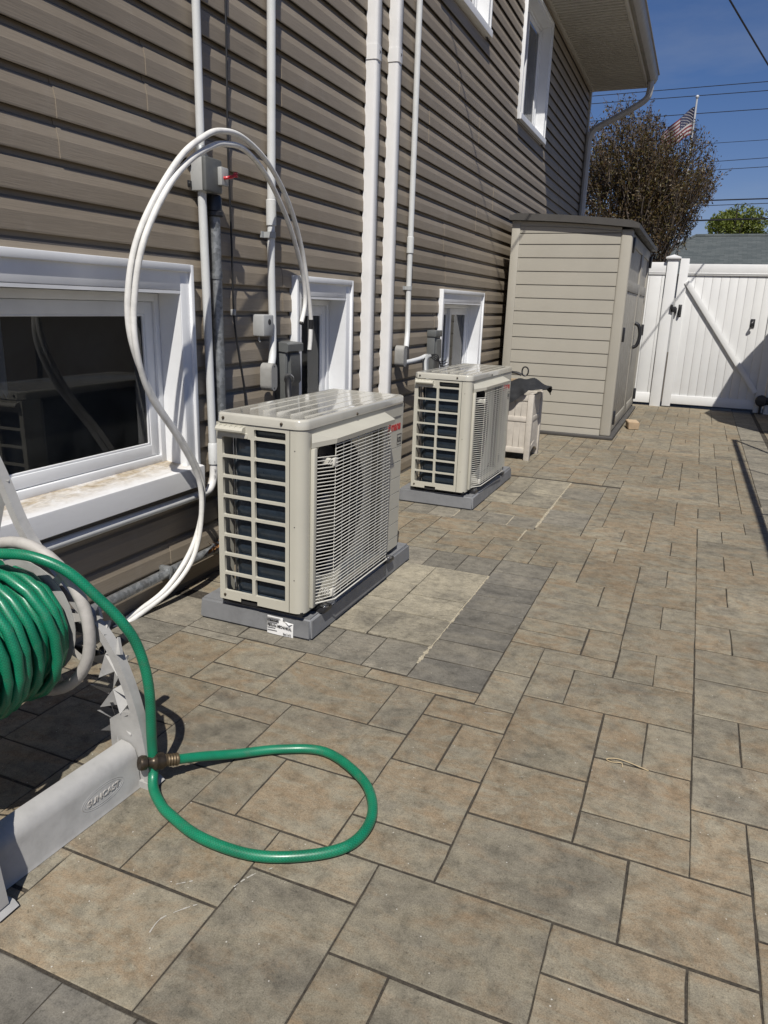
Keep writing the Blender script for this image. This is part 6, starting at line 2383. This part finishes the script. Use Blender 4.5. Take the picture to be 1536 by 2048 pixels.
b = len(mb.v)
pr_ = [(0.004, 0.002), (0.0, 0.010), (-0.004, 0.085), (-0.010, 0.104), (-0.024, 0.116), (-0.050, 0.120), (-0.052, 0.112), (-0.028, 0.108), (-0.018, 0.095), (-0.010, 0.004)]
for y in (y0, y1):
    mb.v += [(bar_x(y) + p[0], y, p[1]) for p in pr_]
n = len(pr_)
for i in range(n):
    j = (i + 1) % n
    mb.f.append((b + i, b + n + i, b + n + j, b + j))
    mb.s.append(False)
mb.f += [tuple(b + i for i in range(n)), tuple(b + n + i for i in range(n))]
mb.s += [False, False]
bar = mb.build('base_bar', M['reel'], reel)
mb = MB()
mb.box(-1.74, -1.71, y0, y1, 0.0, 0.05)
mb.build('rear_bar', M['reel'], reel)
ro_ = ORG[reel.name]
mb = MB()
yc, zc = 1.105, 0.052
for ra, rz_ in ((0.062, 0.024), (0.056, 0.019)):
    pts = []
    for k_ in range(36):
        a = 2 * math.pi * k_ / 36
        y = yc + ra * math.cos(a)
        z = zc + rz_ * math.sin(a) + 0.02 * 0.0
        pts.append((bar_x(y) - 0.001 - 0.004 * (z - 0.01) / 0.075 + 0.0006, y, z))
    mb.tube(pts, 0.0011, 6, closed=True)
mb.build('badge_rim', M['reel'], bar)
me = text_mesh('SUNCAST', 0.0195, M['reel_ring'], 0.0012, 0.15, 0.0004, 1.12, 'CENTER')
place_text('badge_lettering', me, bar, Vector((bar_x(1.105) - 0.0016, 1.105, 0.0455)) - ro_, (0.06, 1, 0), (-0.05, 0, 1))
mb = MB()
mb.cyl((-1.268, 1.24, 0.312), (-1.268, 1.275, 0.312), 0.010)
mb.cyl((-1.268, 1.272, 0.312), (-1.268, 1.375, 0.318), 0.0155, 0.014, 14)
mb.build('crank_grip', M['black'], reel)
mb = MB()
mb.rbox(-1.44, -1.255, 1.238, 1.250, 0.300, 0.330, 0.004)
mb.build('crank_arm', M['blackhw'], reel)

# ------------------------------------------------------------------ the hose
hose = empty('garden_hose', (-1.1, 1.2, 0))
tag(hose, 'green braided garden hose wound on the reel and looped across the pavers', 'hose')
HR = 0.0124
coil = []
hrg = random.Random(4)
jit = [[(hrg.uniform(-0.007, 0.010), hrg.uniform(-0.012, 0.012)) for _ in range(14)] for _ in range(3)]
for lay, rad in enumerate((0.108, 0.134, 0.161)):
    ys = [YN + 0.02, YF - 0.035]
    if lay % 2:
        ys.reverse()
    nt = 10 if lay < 2 else 9
    for k_ in range(nt * 18):
        t = k_ / (nt * 18)
        a = 2 * math.pi * k_ / 18
        tn = k_ // 18
        j0, j1 = jit[lay][tn], jit[lay][tn + 1]
        fr_ = (k_ % 18) / 18
        fr_ = fr_ * fr_ * (3 - 2 * fr_)
        wob = 0.006 * math.sin(t * 23 + lay) + (j0[0] + (j1[0] - j0[0]) * fr_) + 0.004 * math.sin(a * 0.5 + lay * 2)
        y = ys[0] + (ys[1] - ys[0]) * t + (0.010 * math.sin(a + tn * 1.7) if lay == 2 else 0.003 * math.sin(a)) + (j0[1] + (j1[1] - j0[1]) * fr_) * (lay == 2)
        y = min(YF - 0.032, max(YN + 0.018, y))
        r_ = rad + wob * (0.6 + 0.5 * (lay == 2))
        coil.append((AX + r_ * math.sin(a), y, AZ - 0.010 + r_ * math.cos(a)))
mb = MB()
mb.tube(coil, HR, 10, uv=True)
mb.build('coil', M['hose'], hose)
run = [(-1.60, 1.13, 0.47), (-1.53, 1.115, 0.555), (-1.46, 1.11, 0.592), (-1.403, 1.115, 0.598), (-1.322, 1.13, 0.601), (-1.251, 1.16, 0.570), (-1.199, 1.19, 0.508), (-1.154, 1.215, 0.445), (-1.125, 1.235, 0.375), (-1.104, 1.24, 0.276), (-1.101, 1.236, 0.143), (-1.097, 1.230, 0.055),
       (-1.078, 1.205, 0.022), (-1.035, 1.175, 0.0145), (-0.99, 1.152, 0.0145), (-0.877, 1.118, 0.0145), (-0.747, 1.119, 0.0145), (-0.647, 1.16, 0.0145), (-0.57, 1.226, 0.0145), (-0.552, 1.306, 0.0145), (-0.577, 1.391, 0.0145), (-0.644, 1.467, 0.0145), (-0.774, 1.525, 0.0145), (-0.888, 1.483, 0.0145), (-0.977, 1.405, 0.022), (-1.03, 1.335, 0.042), (-1.068, 1.268, 0.062)]
mb = MB()
mb.tube(smooth_path(run, 7), HR, 14, uv=True)
mb.build('free_end', M['hose'], hose)
tip, dr = Vector((-1.062, 1.280, 0.0595)), Vector((-0.045, -0.075, 0.022)).normalized()
mb = MB()
mb.lathe([(0.0138, 0.0), (0.0158, 0.001)] + [(0.0158 - 0.0022 * (k_ % 2), 0.004 + 0.0036 * k_) for k_ in range(9)] + [(0.0150, 0.038)], tip, dr, 18)
mb.build('ferrule', M['brass'], hose)
mb = MB()
mb.lathe([(0.0150, 0.037), (0.0205, 0.039), (0.0215, 0.044), (0.0200, 0.052), (0.0210, 0.060), (0.0165, 0.064), (0.0130, 0.068), (0.0125, 0.078), (0.0175, 0.082), (0.0185, 0.092), (0.0160, 0.098), (0.0110, 0.099), (0.0, 0.096)], tip, dr, 18)
mb.build('coupling', M['bronze'], hose)
